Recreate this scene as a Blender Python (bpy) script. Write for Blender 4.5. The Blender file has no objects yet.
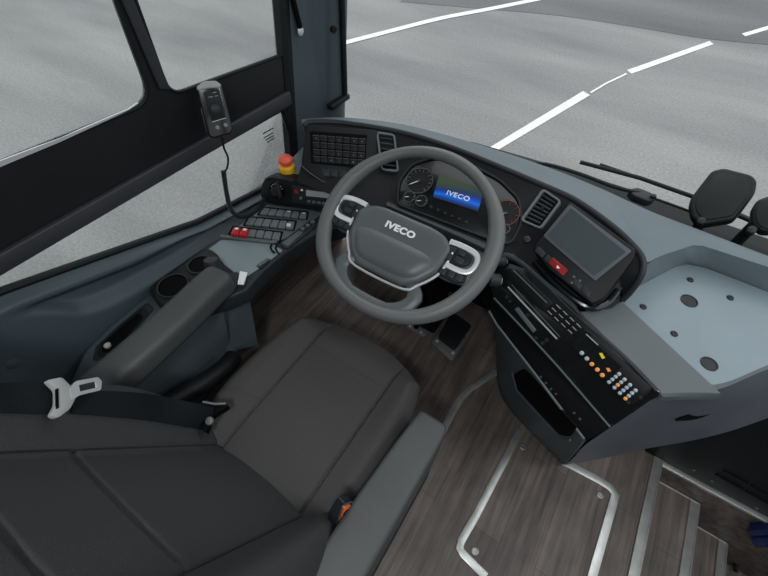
import bpy, bmesh, math, random
from mathutils import Vector as V, Matrix
random.seed(3)
C = bpy.context.scene.collection
# ------------------------------------------------------------------ camera model (metres; x right, y forward, z up, cab floor z=0)
FP = 395.0
TH = math.atan2(498, FP); PH = math.atan2(416, math.hypot(498, FP))
CAM = V((.349, -.628, 1.47))
FW = V((-math.sin(PH)*math.cos(TH), math.cos(PH)*math.cos(TH), -math.sin(TH)))
RT = V((math.cos(PH), math.sin(PH), 0)); UP = RT.cross(FW)
def ray(px, py): return FW + RT*((px-384)/FP) - UP*((py-288)/FP)
def P(px, py, z=None, x=None, y=None):
    d = ray(px, py)
    t = (z-CAM.z)/d.z if z is not None else (x-CAM.x)/d.x if x is not None else (y-CAM.y)/d.y
    return CAM + d*t
class Pl:
    """a real plane in the cab given by three measured points"""
    def __init__(s, a, b, c):
        s.o = a; s.n = (b-a).cross(c-a).normalized()
        if s.n.dot(CAM-a) < 0: s.n = -s.n
        s.u = (b-a).normalized(); s.v = s.n.cross(s.u)
    def __call__(s, px, py, h=0):
        d = ray(px, py); return CAM + d*((s.o+s.n*h-CAM).dot(s.n)/d.dot(s.n))

# ------------------------------------------------------------------ materials
def mat(name, col, rough=.5, metal=0, bump=0, bscale=200, var=0, vscale=6, emit=None, es=1, spec=.3, coat=0, stretch=None, col2=None):
    m = bpy.data.materials.new(name); m.use_nodes = True; nt = m.node_tree; b = nt.nodes['Principled BSDF']
    b.inputs['Base Color'].default_value = (*col, 1); b.inputs['Roughness'].default_value = rough
    b.inputs['Metallic'].default_value = metal; b.inputs['Specular IOR Level'].default_value = spec
    b.inputs['Coat Weight'].default_value = coat
    tc = nt.nodes.new('ShaderNodeTexCoord'); mp = nt.nodes.new('ShaderNodeMapping'); nt.links.new(tc.outputs['Object'], mp.inputs[0])
    if stretch: mp.inputs['Scale'].default_value = stretch
    if bump:
        n = nt.nodes.new('ShaderNodeTexNoise'); n.inputs['Scale'].default_value = bscale; n.inputs['Detail'].default_value = 3
        nt.links.new(mp.outputs[0], n.inputs['Vector'])
        bp = nt.nodes.new('ShaderNodeBump'); bp.inputs['Strength'].default_value = bump; bp.inputs['Distance'].default_value = .002
        nt.links.new(n.outputs[0], bp.inputs['Height']); nt.links.new(bp.outputs[0], b.inputs['Normal'])
    c2 = col2 or tuple(c*(1+var) for c in col)
    n = nt.nodes.new('ShaderNodeTexNoise'); n.inputs['Scale'].default_value = vscale; n.inputs['Detail'].default_value = 6
    nt.links.new(mp.outputs[0], n.inputs['Vector'])
    r = nt.nodes.new('ShaderNodeValToRGB'); r.color_ramp.elements[0].position = .35; r.color_ramp.elements[1].position = .65
    r.color_ramp.elements[0].color = (*[c*(1-var) for c in col], 1); r.color_ramp.elements[1].color = (*c2, 1)
    nt.links.new(n.outputs[0], r.inputs[0]); nt.links.new(r.outputs[0], b.inputs['Base Color'])
    if emit: b.inputs['Emission Color'].default_value = (*emit, 1); b.inputs['Emission Strength'].default_value = es
    return m
M = dict(
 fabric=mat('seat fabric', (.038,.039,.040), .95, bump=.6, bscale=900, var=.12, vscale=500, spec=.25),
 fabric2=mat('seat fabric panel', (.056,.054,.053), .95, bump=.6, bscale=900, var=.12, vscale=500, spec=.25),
 arm=mat('armrest vinyl', (.047,.050,.051), .55, bump=.25, bscale=500, var=.06, spec=.4),
 wheel=mat('steering wheel leather', (.098,.103,.104), .45, bump=.2, bscale=600, var=.05, spec=.45),
 hub=mat('steering hub plastic', (.075,.084,.088), .36, bump=.12, bscale=700, var=.05),
 dark=mat('black grained plastic', (.0065,.0078,.009), .5, bump=.2, bscale=500, var=.1, spec=.22),
 darkg=mat('dark grey plastic', (.017,.020,.023), .48, bump=.2, bscale=500, var=.08, spec=.28),
 black=mat('black void plastic', (.002,.002,.0025), .7, spec=.08),  # tone near zero, also stands in for shade in the cup holders
 gloss=mat('gloss black', (.006,.007,.008), .22, spec=.5, coat=.3),
 screen=mat('display glass', (.050,.062,.066), .10, spec=.6),  # base lifted to stand in for windows reflected in the glass
 blue=mat('blue grey trim', (.055,.074,.086), .45, bump=.15, bscale=500, var=.05),
 pillar=mat('pillar trim', (.062,.079,.092), .45, bump=.12, bscale=500, var=.05),
 dash=mat('dash pad light blue grey', (.112,.142,.158), .55, bump=.15, bscale=600, var=.05),
 tray=mat('tray light blue grey', (.180,.224,.248), .5, bump=.1, bscale=600, var=.04),
 band=mat('mid grey trim', (.085,.100,.104), .5, bump=.15, bscale=500, var=.06),
 under=mat('lower dash trim', (.072,.080,.095), .5, bump=.15, bscale=500, var=.06),
 switch=mat('switch plastic', (.105,.122,.130), .5, var=.05),
 console=mat('console shelf', (.165,.205,.222), .42, bump=.1, bscale=600, var=.06),
 wallm=mat('black window surround', (.012,.012,.014), .38, bump=.05, bscale=300, var=.1),
 ledge=mat('window ledge trim', (.035,.035,.040), .45, bump=.1, bscale=300, var=.1),
 chrome=mat('satin chrome', (.80,.81,.82), .24, 1),
 bright=mat('bright metallic trim', (.70,.72,.73), .35, .6),
 alu=mat('aluminium strip', (.42,.43,.42), .38, .75, bump=.3, bscale=300, var=.12, vscale=20),
 steel=mat('dull steel', (.28,.28,.28), .45, .8, var=.1),
 skirt=mat('skirt panel', (.110,.140,.155), .5, bump=.1, bscale=500, var=.05),  # paler than the blue trim, standing in for light on these panels
 hazard=mat('hazard key red', (.22,.010,.012), .35),
 red=mat('red switch', (.36,.012,.018), .35), orange=mat('orange button', (.75,.14,.04), .45),
 redcap=mat('red mushroom cap', (.80,.13,.08), .35), yellow=mat('yellow base', (.85,.50,.03), .4),
 white=mat('white plastic', (.70,.72,.72), .4), print=mat('white print', (.6,.62,.62), .5),
 lgrey=mat('light grey plastic', (.33,.34,.33), .4), dullred=mat('dull red scale', (.22,.06,.04), .5), navy=mat('dark blue plastic', (.01,.02,.09), .35),
 belt=mat('belt webbing', (.007,.009,.011), .8, spec=.15, bump=.4, bscale=250, var=.2, vscale=150, stretch=(1,1,6)),
 rubber=mat('black rubber', (.006,.008,.009), .5, bump=0, bscale=300, var=.1, spec=.25),
 line=mat('road paint', (.78,.78,.76), .7, var=.06, vscale=8),
 amber=mat('lit amber key', (.7,.28,.08), .4, emit=(1,.42,.12), es=.15), lit=mat('lit white key', (.36,.42,.46), .4, emit=(.7,.8,.9), es=.03),
 yled=mat('lit yellow bar', (.6,.5,.02), .4, emit=(.9,.8,.05), es=.15),
)
def wood():
    m = bpy.data.materials.new('wood effect vinyl'); m.use_nodes = True; nt = m.node_tree; N = nt.nodes; L = nt.links; b = N['Principled BSDF']
    tc = N.new('ShaderNodeTexCoord')
    mp = N.new('ShaderNodeMapping'); mp.inputs['Rotation'].default_value = (0,0,math.pi/2); L.new(tc.outputs['Object'], mp.inputs[0])
    br = N.new('ShaderNodeTexBrick'); br.inputs['Scale'].default_value = 1; br.inputs['Brick Width'].default_value = .62; br.inputs['Row Height'].default_value = .115
    br.inputs['Mortar Size'].default_value = .0012; br.inputs['Color1'].default_value = (.084,.072,.066,1); br.inputs['Color2'].default_value = (.112,.098,.091,1); br.inputs['Mortar'].default_value = (.06,.052,.048,1)
    L.new(mp.outputs[0], br.inputs[0])
    mp2 = N.new('ShaderNodeMapping'); mp2.inputs['Scale'].default_value = (45,2.6,45); L.new(tc.outputs['Object'], mp2.inputs[0])
    n = N.new('ShaderNodeTexNoise'); n.inputs['Scale'].default_value = 1; n.inputs['Detail'].default_value = 8; n.inputs['Roughness'].default_value = .65; L.new(mp2.outputs[0], n.inputs[0])
    r = N.new('ShaderNodeValToRGB'); r.color_ramp.elements[0].position = .3; r.color_ramp.elements[0].color = (.45,.45,.45,1); r.color_ramp.elements[1].position = .75; r.color_ramp.elements[1].color = (1.7,1.62,1.58,1)
    L.new(n.outputs[0], r.inputs[0])
    n2 = N.new('ShaderNodeTexNoise'); n2.inputs['Scale'].default_value = 7; n2.inputs['Detail'].default_value = 3; L.new(tc.outputs['Object'], n2.inputs[0])
    r2 = N.new('ShaderNodeValToRGB'); r2.color_ramp.elements[0].position = .35; r2.color_ramp.elements[0].color = (.75,.75,.75,1); r2.color_ramp.elements[1].position = .7; r2.color_ramp.elements[1].color = (1.2,1.18,1.15,1)
    L.new(n2.outputs[0], r2.inputs[0])
    def mul(a, c):
        x = N.new('ShaderNodeMix'); x.data_type = 'RGBA'; x.blend_type = 'MULTIPLY'; x.inputs[0].default_value = 1; x.clamp_result = False
        L.new(a, x.inputs[6]); L.new(c, x.inputs[7]); return x.outputs[2]
    L.new(mul(mul(br.outputs[0], r.outputs[0]), r2.outputs[0]), b.inputs['Base Color'])
    b.inputs['Roughness'].default_value = .5; b.inputs['Specular IOR Level'].default_value = .35
    bp = N.new('ShaderNodeBump'); bp.inputs['Strength'].default_value = .15; bp.inputs['Distance'].default_value = .001; L.new(n.outputs[0], bp.inputs['Height']); L.new(bp.outputs[0], b.inputs['Normal'])
    return m
M['wood'] = wood()
def asphalt():
    m = bpy.data.materials.new('asphalt'); m.use_nodes = True; nt = m.node_tree; N = nt.nodes; L = nt.links; b = N['Principled BSDF']
    tc = N.new('ShaderNodeTexCoord')
    n = N.new('ShaderNodeTexNoise'); n.inputs['Scale'].default_value = 34; n.inputs['Detail'].default_value = 9; n.inputs['Roughness'].default_value = .9; L.new(tc.outputs['Object'], n.inputs[0])
    r = N.new('ShaderNodeValToRGB'); r.color_ramp.elements[0].position = .32; r.color_ramp.elements[0].color = (.118,.120,.122,1); r.color_ramp.elements[1].position = .68; r.color_ramp.elements[1].color = (.36,.36,.36,1); L.new(n.outputs[0], r.inputs[0])
    mp = N.new('ShaderNodeMapping'); mp.inputs['Rotation'].default_value = (0,0,.9); mp.inputs['Scale'].default_value = (.22,.9,1); L.new(tc.outputs['Object'], mp.inputs[0])
    n2 = N.new('ShaderNodeTexNoise'); n2.inputs['Scale'].default_value = 1; n2.inputs['Detail'].default_value = 5; L.new(mp.outputs[0], n2.inputs[0])
    r2 = N.new('ShaderNodeValToRGB'); r2.color_ramp.elements[0].position = .3; r2.color_ramp.elements[0].color = (.62,.62,.64,1); r2.color_ramp.elements[1].position = .7; r2.color_ramp.elements[1].color = (1.12,1.12,1.10,1); L.new(n2.outputs[0], r2.inputs[0])
    x = N.new('ShaderNodeMix'); x.data_type = 'RGBA'; x.blend_type = 'MULTIPLY'; x.inputs[0].default_value = 1; x.clamp_result = False; L.new(r.outputs[0], x.inputs[6]); L.new(r2.outputs[0], x.inputs[7])
    L.new(x.outputs[2], b.inputs['Base Color']); b.inputs['Roughness'].default_value = .75
    bp = N.new('ShaderNodeBump'); bp.inputs['Strength'].default_value = .5; bp.inputs['Distance'].default_value = .004; L.new(n.outputs[0], bp.inputs['Height']); L.new(bp.outputs[0], b.inputs['Normal'])
    return m
M['asphalt'] = asphalt()
def darker_asphalt():
    m = M['asphalt'].copy(); m.name = 'newer asphalt'
    for n in m.node_tree.nodes:
        if n.type == 'VALTORGB':
            for e in n.color_ramp.elements:
                if e.color[0] < .5: e.color = (e.color[0]*.55, e.color[1]*.56, e.color[2]*.58, 1)
    return m
M['asphalt2'] = darker_asphalt()
def glass(name, tint, refl):
    m = bpy.data.materials.new(name); m.use_nodes = True; N = m.node_tree.nodes; L = m.node_tree.links
    N.remove(N['Principled BSDF']); t = N.new('ShaderNodeBsdfTransparent'); t.inputs[0].default_value = (*tint, 1)
    g = N.new('ShaderNodeBsdfGlossy'); g.inputs['Roughness'].default_value = .02; fr = N.new('ShaderNodeFresnel'); fr.inputs[0].default_value = 1.35
    mu = N.new('ShaderNodeMath'); mu.operation = 'MULTIPLY'; mu.inputs[1].default_value = refl; L.new(fr.outputs[0], mu.inputs[0])
    x = N.new('ShaderNodeMixShader'); L.new(mu.outputs[0], x.inputs[0]); L.new(t.outputs[0], x.inputs[1]); L.new(g.outputs[0], x.inputs[2])
    L.new(x.outputs[0], N['Material Output'].inputs[0]); return m
M['glass'] = glass('window glass', (.95,.97,.96), .5)
M['lens'] = glass('instrument lens', (.85,.87,.88), 1.0)
def dispmat():
    m = bpy.data.materials.new('cluster display'); m.use_nodes = True; N = m.node_tree.nodes; L = m.node_tree.links; b = N['Principled BSDF']
    b.inputs['Base Color'].default_value = (.01,.012,.015,1); b.inputs['Roughness'].default_value = .3
    tc = N.new('ShaderNodeTexCoord'); s = N.new('ShaderNodeSeparateXYZ'); L.new(tc.outputs['UV'], s.inputs[0])
    r = N.new('ShaderNodeValToRGB'); e = r.color_ramp.elements; e[0].position = 0; e[0].color = (.006,.01,.02,1); e[1].position = .08; e[1].color = (.0,.03,.20,1)
    for p, c in ((.17,(.0,.10,.42,1)),(.27,(.0,.03,.34,1)),(.36,(.004,.02,.06,1)),(.6,(.02,.035,.02,1)),(1,(.03,.04,.015,1))):
        k = e.new(p); k.color = c
    L.new(s.outputs[1], r.inputs[0]); L.new(r.outputs[0], b.inputs['Emission Color']); b.inputs['Emission Strength'].default_value = 1.3; return m
M['disp'] = dispmat()

# ------------------------------------------------------------------ geometry helpers
class MB:
    def __init__(s): s.v = []; s.f = []
    def add(s, vs, fs):
        k = len(s.v); s.v += [V(v) for v in vs]; s.f += [[i+k for i in f] for f in fs]; return s
    def prism(s, top, vec):
        n = len(top); top = [V(t) for t in top]; vec = V(vec)
        a = sum(((top[i]-top[0]).cross(top[(i+1) % n]-top[0]) for i in range(n)), V())
        if a.dot(vec) > 0: top = top[::-1]
        return s.add(top+[t+vec for t in top], [list(range(n)), list(range(2*n-1, n-1, -1))]+[[(i+1) % n, i, i+n, (i+1) % n+n] for i in range(n)])
    def pp(s, pl, pts, h, depth): return s.prism([pl(x, y, h) for x, y in pts], -pl.n*depth)
    def box(s, lo, hi):
        x0,y0,z0 = lo; x1,y1,z1 = hi
        return s.prism([(x0,y0,z1),(x1,y0,z1),(x1,y1,z1),(x0,y1,z1)], (0,0,z0-z1))
    def cyl(s, c, n, r, d, seg=24, r2=None):
        n = V(n).normalized(); u = n.orthogonal().normalized(); w = n.cross(u); r2 = r if r2 is None else r2
        a = [V(c)+(u*math.cos(2*math.pi*i/seg)+w*math.sin(2*math.pi*i/seg))*r for i in range(seg)]
        b = [V(c)-n*d+(u*math.cos(2*math.pi*i/seg)+w*math.sin(2*math.pi*i/seg))*r2 for i in range(seg)]
        return s.add(a+b, [list(range(seg)), list(range(2*seg-1, seg-1, -1))]+[[(i+1) % seg, i, i+seg, (i+1) % seg+seg] for i in range(seg)])
    def lathe(s, c, n, prof, seg=28):
        n = V(n).normalized(); u = n.orthogonal().normalized(); w = n.cross(u); vs = []
        for r, h in prof: vs += [V(c)+n*h+(u*math.cos(2*math.pi*i/seg)+w*math.sin(2*math.pi*i/seg))*r for i in range(seg)]
        fs = [[k*seg+i, k*seg+(i+1) % seg, (k+1)*seg+(i+1) % seg, (k+1)*seg+i] for k in range(len(prof)-1) for i in range(seg)]
        return s.add(vs, fs+[list(range(seg))[::-1], [(len(prof)-1)*seg+i for i in range(seg)]])
    def tube(s, pts, r, seg=10, closed=False, flat=1.0, nrm=None):
        pts = [V(p) for p in pts]; n = len(pts); vs = []; prev = None
        for i, p in enumerate(pts):
            a = pts[i-1] if (i or closed) else pts[0]; b = pts[(i+1) % n] if (i < n-1 or closed) else pts[-1]
            t = (b-a).normalized()
            if nrm is not None: w = V(nrm)-t*t.dot(V(nrm)); w.normalize(); u = w.cross(t)
            else:
                u = (t.orthogonal() if prev is None else prev-t*t.dot(prev)).normalized(); w = t.cross(u)
            prev = u; rr = r[i] if isinstance(r, (list, tuple)) else r
            vs += [p+u*math.cos(2*math.pi*k/seg)*rr+w*math.sin(2*math.pi*k/seg)*rr*flat for k in range(seg)]
        fs = [[i*seg+k, i*seg+(k+1) % seg, ((i+1) % n)*seg+(k+1) % seg, ((i+1) % n)*seg+k] for i in range(n if closed else n-1) for k in range(seg)]
        if not closed: fs += [list(range(seg))[::-1], [(n-1)*seg+k for k in range(seg)]]
        return s.add(vs, fs)
    def grid(s, rows, thick=None):
        h = len(rows); w = len(rows[0]); vs = [V(p) for r in rows for p in r]
        fs = [[i*w+j, i*w+j+1, (i+1)*w+j+1, (i+1)*w+j] for i in range(h-1) for j in range(w-1)]
        if thick is not None:
            o = V(thick); k = len(vs); vs += [p+o for p in vs]; fs2 = [[a+k for a in f[::-1]] for f in fs]
            e = [j for j in range(w)]+[i*w+w-1 for i in range(1, h)]+[(h-1)*w+j for j in range(w-2, -1, -1)]+[i*w for i in range(h-2, 0, -1)]
            fs = fs+fs2+[[e[i], e[(i+1) % len(e)], e[(i+1) % len(e)]+k, e[i]+k][::-1] for i in range(len(e))]
        return s.add(vs, fs)
    def pad(s, O, U, Vv, N, hw, hv, thick, k=.5, r=.03, hf=None, n=28, shear=None, ends=None):
        """soft upholstered slab: rounded outline, rolled edge, height function"""
        O, U, Vv, N = V(O), V(U).normalized(), V(Vv).normalized(), V(N).normalized()
        ew = min(.9, r/min(hw, hv)*1.0)
        t = [math.sin(math.pi/2*(2*i/n-1))*.5+(2*i/n-1)*.5 for i in range(n+1)]
        def pt(a, b, low=False):
            u = hw*a*math.sqrt(1-k*b*b/2); v = hv*b*math.sqrt(1-k*a*a/2)
            if ends: u *= ends(b)
            m = max(abs(a), abs(b)); q = max(0, (m-(1-ew))/ew); dr = r*(1-math.sqrt(max(0, 1-q*q)))
            h = thick-dr+((hf(u, v)*(1-q*q)) if hf else 0)
            if low: h = min(dr*.6, thick*.4)
            if shear: u, v = shear(u, v)
            return O+U*u+Vv*v+N*h
        A = [pt(a, b) for b in t for a in t]; w = n+1
        B = [pt(a, b, True) for b in t for a in t]; K = w*w
        fs = [[i*w+j, i*w+j+1, (i+1)*w+j+1, (i+1)*w+j] for i in range(n) for j in range(n)]
        fs += [[x+K for x in f[::-1]] for f in fs]
        e = [j for j in range(w)]+[i*w+n for i in range(1, w)]+[n*w+j for j in range(n-1, -1, -1)]+[i*w for i in range(n-1, 0, -1)]
        fs += [[e[i], e[(i+1) % len(e)], e[(i+1) % len(e)]+K, e[i]+K][::-1] for i in range(len(e))]
        return s.add(A+B, fs)
    def build(s, name, m, parent=None, bevel=0, seg=2, sub=0, ang=35, fix=True):
        me = bpy.data.meshes.new(name); me.from_pydata([tuple(v) for v in s.v], [], s.f)
        if fix:
            bm = bmesh.new(); bm.from_mesh(me); bmesh.ops.recalc_face_normals(bm, faces=bm.faces); bm.to_mesh(me); bm.free()
        for p in me.polygons: p.use_smooth = True
        me.set_sharp_from_angle(angle=math.radians(ang))
        me.materials.append(M[m] if isinstance(m, str) else m)
        o = bpy.data.objects.new(name, me); C.objects.link(o)
        if bevel:
            b = o.modifiers.new('bevel', 'BEVEL'); b.width = bevel; b.segments = seg; b.limit_method = 'ANGLE'; b.angle_limit = math.radians(30); b.harden_normals = False
            for e in me.edges: e.use_edge_sharp = False
        if sub:
            d = o.modifiers.new('sub', 'SUBSURF'); d.levels = sub; d.render_levels = sub
        if parent is not None:
            o.parent = parent; o.matrix_parent_inverse = Matrix.Translation(-V(parent.get('wloc', (0,0,0))))
        o['wloc'] = (0,0,0)
        return o
def tag(o, label, cat, group=None, kind=None):
    o['label'] = label; o['category'] = cat
    if group: o['group'] = group
    if kind: o['kind'] = kind
    return o
def thing(name, loc, label, cat, group=None):
    o = bpy.data.objects.new(name, None); C.objects.link(o); o.location = loc; o['wloc'] = tuple(loc); o.empty_display_size = .05
    return tag(o, label, cat, group)
def struct(o, label=None):
    o['kind'] = 'structure'
    if label: o['label'] = label
    return o
def cat(pts, n=6, closed=False):
    """catmull-rom through points"""
    pts = [V(p) for p in pts]; out = []; N = len(pts)
    for i in range(N if closed else N-1):
        g = lambda k: pts[k % N] if closed else pts[max(0, min(N-1, k))]
        p0,p1,p2,p3 = g(i-1),g(i),g(i+1),g(i+2)
        for j in range(n):
            t = j/n; out.append(.5*((2*p1)+(p2-p0)*t+(2*p0-5*p1+4*p2-p3)*t*t+(3*p1-p0-3*p2+p3)*t**3))
    if not closed: out.append(pts[-1])
    return out
def resample(pts, n):
    pts = [V(p) for p in pts]; L = [0]
    for a, b in zip(pts, pts[1:]): L.append(L[-1]+(b-a).length)
    out = []; k = 0
    for i in range(n):
        t = L[-1]*i/(n-1)
        while k < len(pts)-2 and L[k+1] < t: k += 1
        d = L[k+1]-L[k]; out.append(pts[k].lerp(pts[k+1], (t-L[k])/d if d else 0))
    return out
def loft(lines, n=40, m=5):
    """surface through several cross lines; each resampled evenly, smoothed between"""
    R = [resample(cat(l, 6), n) for l in lines]
    cols = [cat([r[j] for r in R], m) for j in range(n)]
    return [[cols[j][i] for j in range(n)] for i in range(len(cols[0]))]
def arc2(pts, r, n=5):
    """round the corners of a 2D polygon"""
    out = []; N = len(pts)
    for i in range(N):
        a, p, b = V(pts[i-1]), V(pts[i]), V(pts[(i+1) % N]); da = (a-p); db = (b-p)
        k = min(r, da.length*.45, db.length*.45); s, e = p+da.normalized()*k, p+db.normalized()*k
        for j in range(n+1):
            t = j/n; out.append(tuple(s*(1-t)**2+p*2*t*(1-t)+e*t*t))
    return out
def text(name, body, size, O, U, Vv, N, m, parent, ext=.0008, bold=0, sx=1):
    cu = bpy.data.curves.new(name, 'FONT'); cu.body = body; cu.size = size; cu.extrude = ext; cu.offset = bold; cu.align_x = 'CENTER'; cu.align_y = 'CENTER'; cu.space_character = 1.08
    t = bpy.data.objects.new(name, cu); C.objects.link(t); bpy.context.view_layer.update()
    me = bpy.data.meshes.new_from_object(t.evaluated_get(bpy.context.evaluated_depsgraph_get())); bpy.data.objects.remove(t)
    Mx = Matrix((( *(V(U)*sx), ), ( *V(Vv), ), ( *V(N), ))).transposed().to_4x4(); Mx.translation = V(O); me.transform(Mx)
    me.materials.clear(); me.materials.append(M[m]); o = bpy.data.objects.new(name, me); C.objects.link(o)
    o.parent = parent; o.matrix_parent_inverse = Matrix.Translation(-V(parent['wloc'])); return o
def plate(name, outer, holes, thick, place, m, **kw):
    """flat panel with holes: 2D outline -> 3D by place(u, v, h)"""
    bm = bmesh.new(); es = []
    for loop in [outer]+holes:
        vs = [bm.verts.new((p[0], p[1], 0)) for p in loop]
        es += [bm.edges.new((vs[i], vs[(i+1) % len(vs)])) for i in range(len(vs))]
    bmesh.ops.triangle_fill(bm, edges=es, use_beauty=True, use_dissolve=False)
    g = bmesh.ops.extrude_face_region(bm, geom=bm.faces[:])
    for v in g['geom']:
        if isinstance(v, bmesh.types.BMVert): v.co.z = thick
    for v in bm.verts: v.co = place(v.co.x, v.co.y, v.co.z)
    b = MB(); bm.verts.index_update(); b.add([v.co.copy() for v in bm.verts], [[v.index for v in f.verts] for f in bm.faces]); bm.free()
    return b.build(name, m, **kw)

# ------------------------------------------------------------------ SETTING: road
RZ = -1.0
road = struct(MB().grid([[(-14,-6,RZ),(26,-6,RZ)],[(-14,40,RZ),(26,40,RZ)]]).build('road', 'asphalt', fix=False))
# newer darker carriageway beyond a curved joint
far = [P(x, y, z=RZ) for x, y in ((400,2),(470,8),(560,16),(640,28),(700,38),(768,45))]
g = [p+V((0,0,.004)) for p in far]
MB().grid([cat(g, 6)+[V((16,8,RZ+.004))], [p+V((-9,28,0)) for p in cat(g, 6)]+[V((24,34,RZ+.004))]]).build('road_surface', 'asphalt2', road, fix=False)
def ribbon(name, quads, parent=road, m='line', z=RZ+.008):
    MB().prism([P(x, y, z=z) for x, y in quads], (0,0,-.006)).build(name, m, parent)
ribbon('lane_line', [(487,149),(496,151),(590,95),(583,91)])
ribbon('lane_line', [(627,70),(631.5,73.5),(713.5,44),(709.5,41)])
ribbon('lane_line', [(742,33.5),(745.5,36),(790,23),(786,20.5)])
pa = [(330,44),(345,40.5),(390,29),(440,16.5),(490,7),(540,-3)]; pb = [(x+1, y+4-.2*i) for i, (x, y) in enumerate(pa)]
for (a, b), (c, d) in zip(zip(pa, pb), list(zip(pa, pb))[1:]): pass
A_ = cat([P(x, y, z=RZ+.008) for x, y in pa], 5); B_ = cat([P(x, y, z=RZ+.008) for x, y in pb], 5)
MB().grid([A_, B_]).build('edge_line', 'line', road, fix=False)
MB().grid([[P(x, y, z=RZ+.007) for x, y in ((590,92),(605,83),(626,73))], [P(x, y, z=RZ+.007) for x, y in ((591,93.3),(606,84.3),(627,74.3))]]).build('faded_line', 'line', road, fix=False)

# ------------------------------------------------------------------ SETTING: floor and stairwell
FT = .02
floor = struct(MB().prism([(-.85,-1.6,0),(.955,-1.6,0),(.955,.235,0),(.62,.6,0),(-.85,.6,0)], (0,0,-.04)).build('floor', 'wood'))
def strip(name, px, w, z=.0, h=.004, m='alu', label=None):
    pts = [P(x, y, z=z) for x, y in px]; L = []; R = []
    for i, p in enumerate(pts):
        a = pts[max(0, i-1)]; b = pts[min(len(pts)-1, i+1)]; t = (b-a).normalized(); s = V((t.y, -t.x, 0))*w/2; L.append(p+s); R.append(p-s)
    top = V((0,0,h)); o = MB().grid([[p+top for p in L], [p+top for p in R]], (0,0,-h)).build(name, m, bevel=.001); o['kind'] = 'structure'
    if label: o['label'] = label
    return o
strip('trim_1', [(355,600),(368,575),(453,411),(461,398),(470,389),(499,370)], .026)
def smp(p, r=10): return [tuple(q) for q in cat([(*a, 0) for a in p], 5)]
strip('trim_2', [(520,430),(512,446),(475,517),(461,541),(459.5,548),(463,554),(486,577)], .024)
strip('trim_3', [(562,461),(600,481),(610,487.5),(615,495),(612,506),(588,590)], .026)
n1 = MB().box((.928,-1.6,0), (.957,.235,.005)); n1.box((.953,-1.6,-.03), (.960,.235,.005)); struct(n1.build('trim_4', 'alu', bevel=.0015))
for i, (x0, x1, z) in enumerate(((.955,1.145,-.125),(1.145,1.335,-.295),(1.335,1.56,-.465))):
    struct(MB().box((x0,-1.6,z-.17), (x1,.225,z)).build('stair_tread', 'wood'))
    nb = MB().box((x1-.028,-1.6,z), (x1+.002,.222,z+.005)); nb.box((x1-.002,-1.6,z-.03), (x1+.005,.222,z+.005)); struct(nb.build('trim_%d' % (5+i), 'alu', bevel=.0015))
    if i < 2: struct(MB().box((x0+.002,.217,z), (x1+.0,.223,z+.006)).build('trim_%d' % (8+i), 'alu', bevel=.001))
struct(MB().box((.957,.225,-.8), (1.9,.27,-.012)).build('wall_stairwell', 'wood'))
struct(MB().box((.955,.217,-.014), (1.9,.24,-.002)).build('trim_10', 'alu', bevel=.001))
fl = thing('hatch_bolt', (0,0,0), '', 'bolt')
bpy.data.objects.remove(fl)
for (x, y), lb in (((523,447),'small steel bolt in the floor hatch beside the knee panel'), ((600,495),'small steel bolt at the floor hatch corner nearest the stair edge'), ((475,551),'small steel bolt at the near left corner of the floor hatch')):
    b = MB().lathe(P(x, y, z=.0), (0,0,1), [(.0115,0),(.0115,.003),(.009,.004),(.0075,.004),(.0070,.0018),(.001,.0016)]); tag(b.build('hatch_bolt', 'steel'), lb, 'bolt', 'floor hatch bolts')

# dark panel above the stairwell riser
Dp = thing('stairwell_side_panel', (1.3,.235,0), 'black fixed panel with long vent slots above the stairwell wall', 'panel')
MB().box((.90,.235,-.002), (1.9,.27,.62)).build('panel_face', 'dark', Dp, bevel=.003)
pl = Pl(V((.9,.235,0)), V((1.9,.235,0)), V((.9,.235,.5)))
for a in ((716,474,765,501),(724,470,768,494)):
    p0 = pl(a[0], a[1]); p1 = pl(a[2], a[3]); MB().tube([p0, p0.lerp(p1,.55)], .0045, 8).build('vent_slot', 'black', Dp); MB().tube([p0.lerp(p1,.62), p1+(p1-p0)*.4], .0045, 8).build('vent_slot', 'black', Dp)
    MB().tube([p0+V((0,0,-.006)), p0.lerp(p1,.55)+V((0,0,-.006))], .0022, 8).build('slot_rim', 'darkg', Dp)
for x, y in ((694,470),(712,481),(757,508)): MB().lathe(pl(x,y), pl.n, [(.004,0),(.004,.002),(.001,.003)], 12).build('rivet', 'steel', Dp)
rp = Pl(V((.96,.225,0)), V((1.9,.225,0)), V((.96,.225,-.5)))
cl = thing('coat_clip', rp(756,540), 'small dark blue plastic clip on the wall of the stairwell', 'clip')
MB().pp(rp, arc2([(748,531),(775,529),(775,535),(750,536)], 2), .03, .03).build('upper_jaw', 'navy', cl, bevel=.003)
MB().pp(rp, arc2([(751,539),(775,537),(775,547),(755,548)], 2), .03, .03).build('lower_jaw', 'navy', cl, bevel=.003)
hk = rp(736,565); tag(MB().lathe(hk, (0,-1,0), [(.010,0),(.010,.004),(.006,.006),(.006,.02),(.009,.024),(.001,.026)]).build('door_stop', 'rubber'), 'small black rubber stop low on the stairwell wall', 'door stop')

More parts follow.
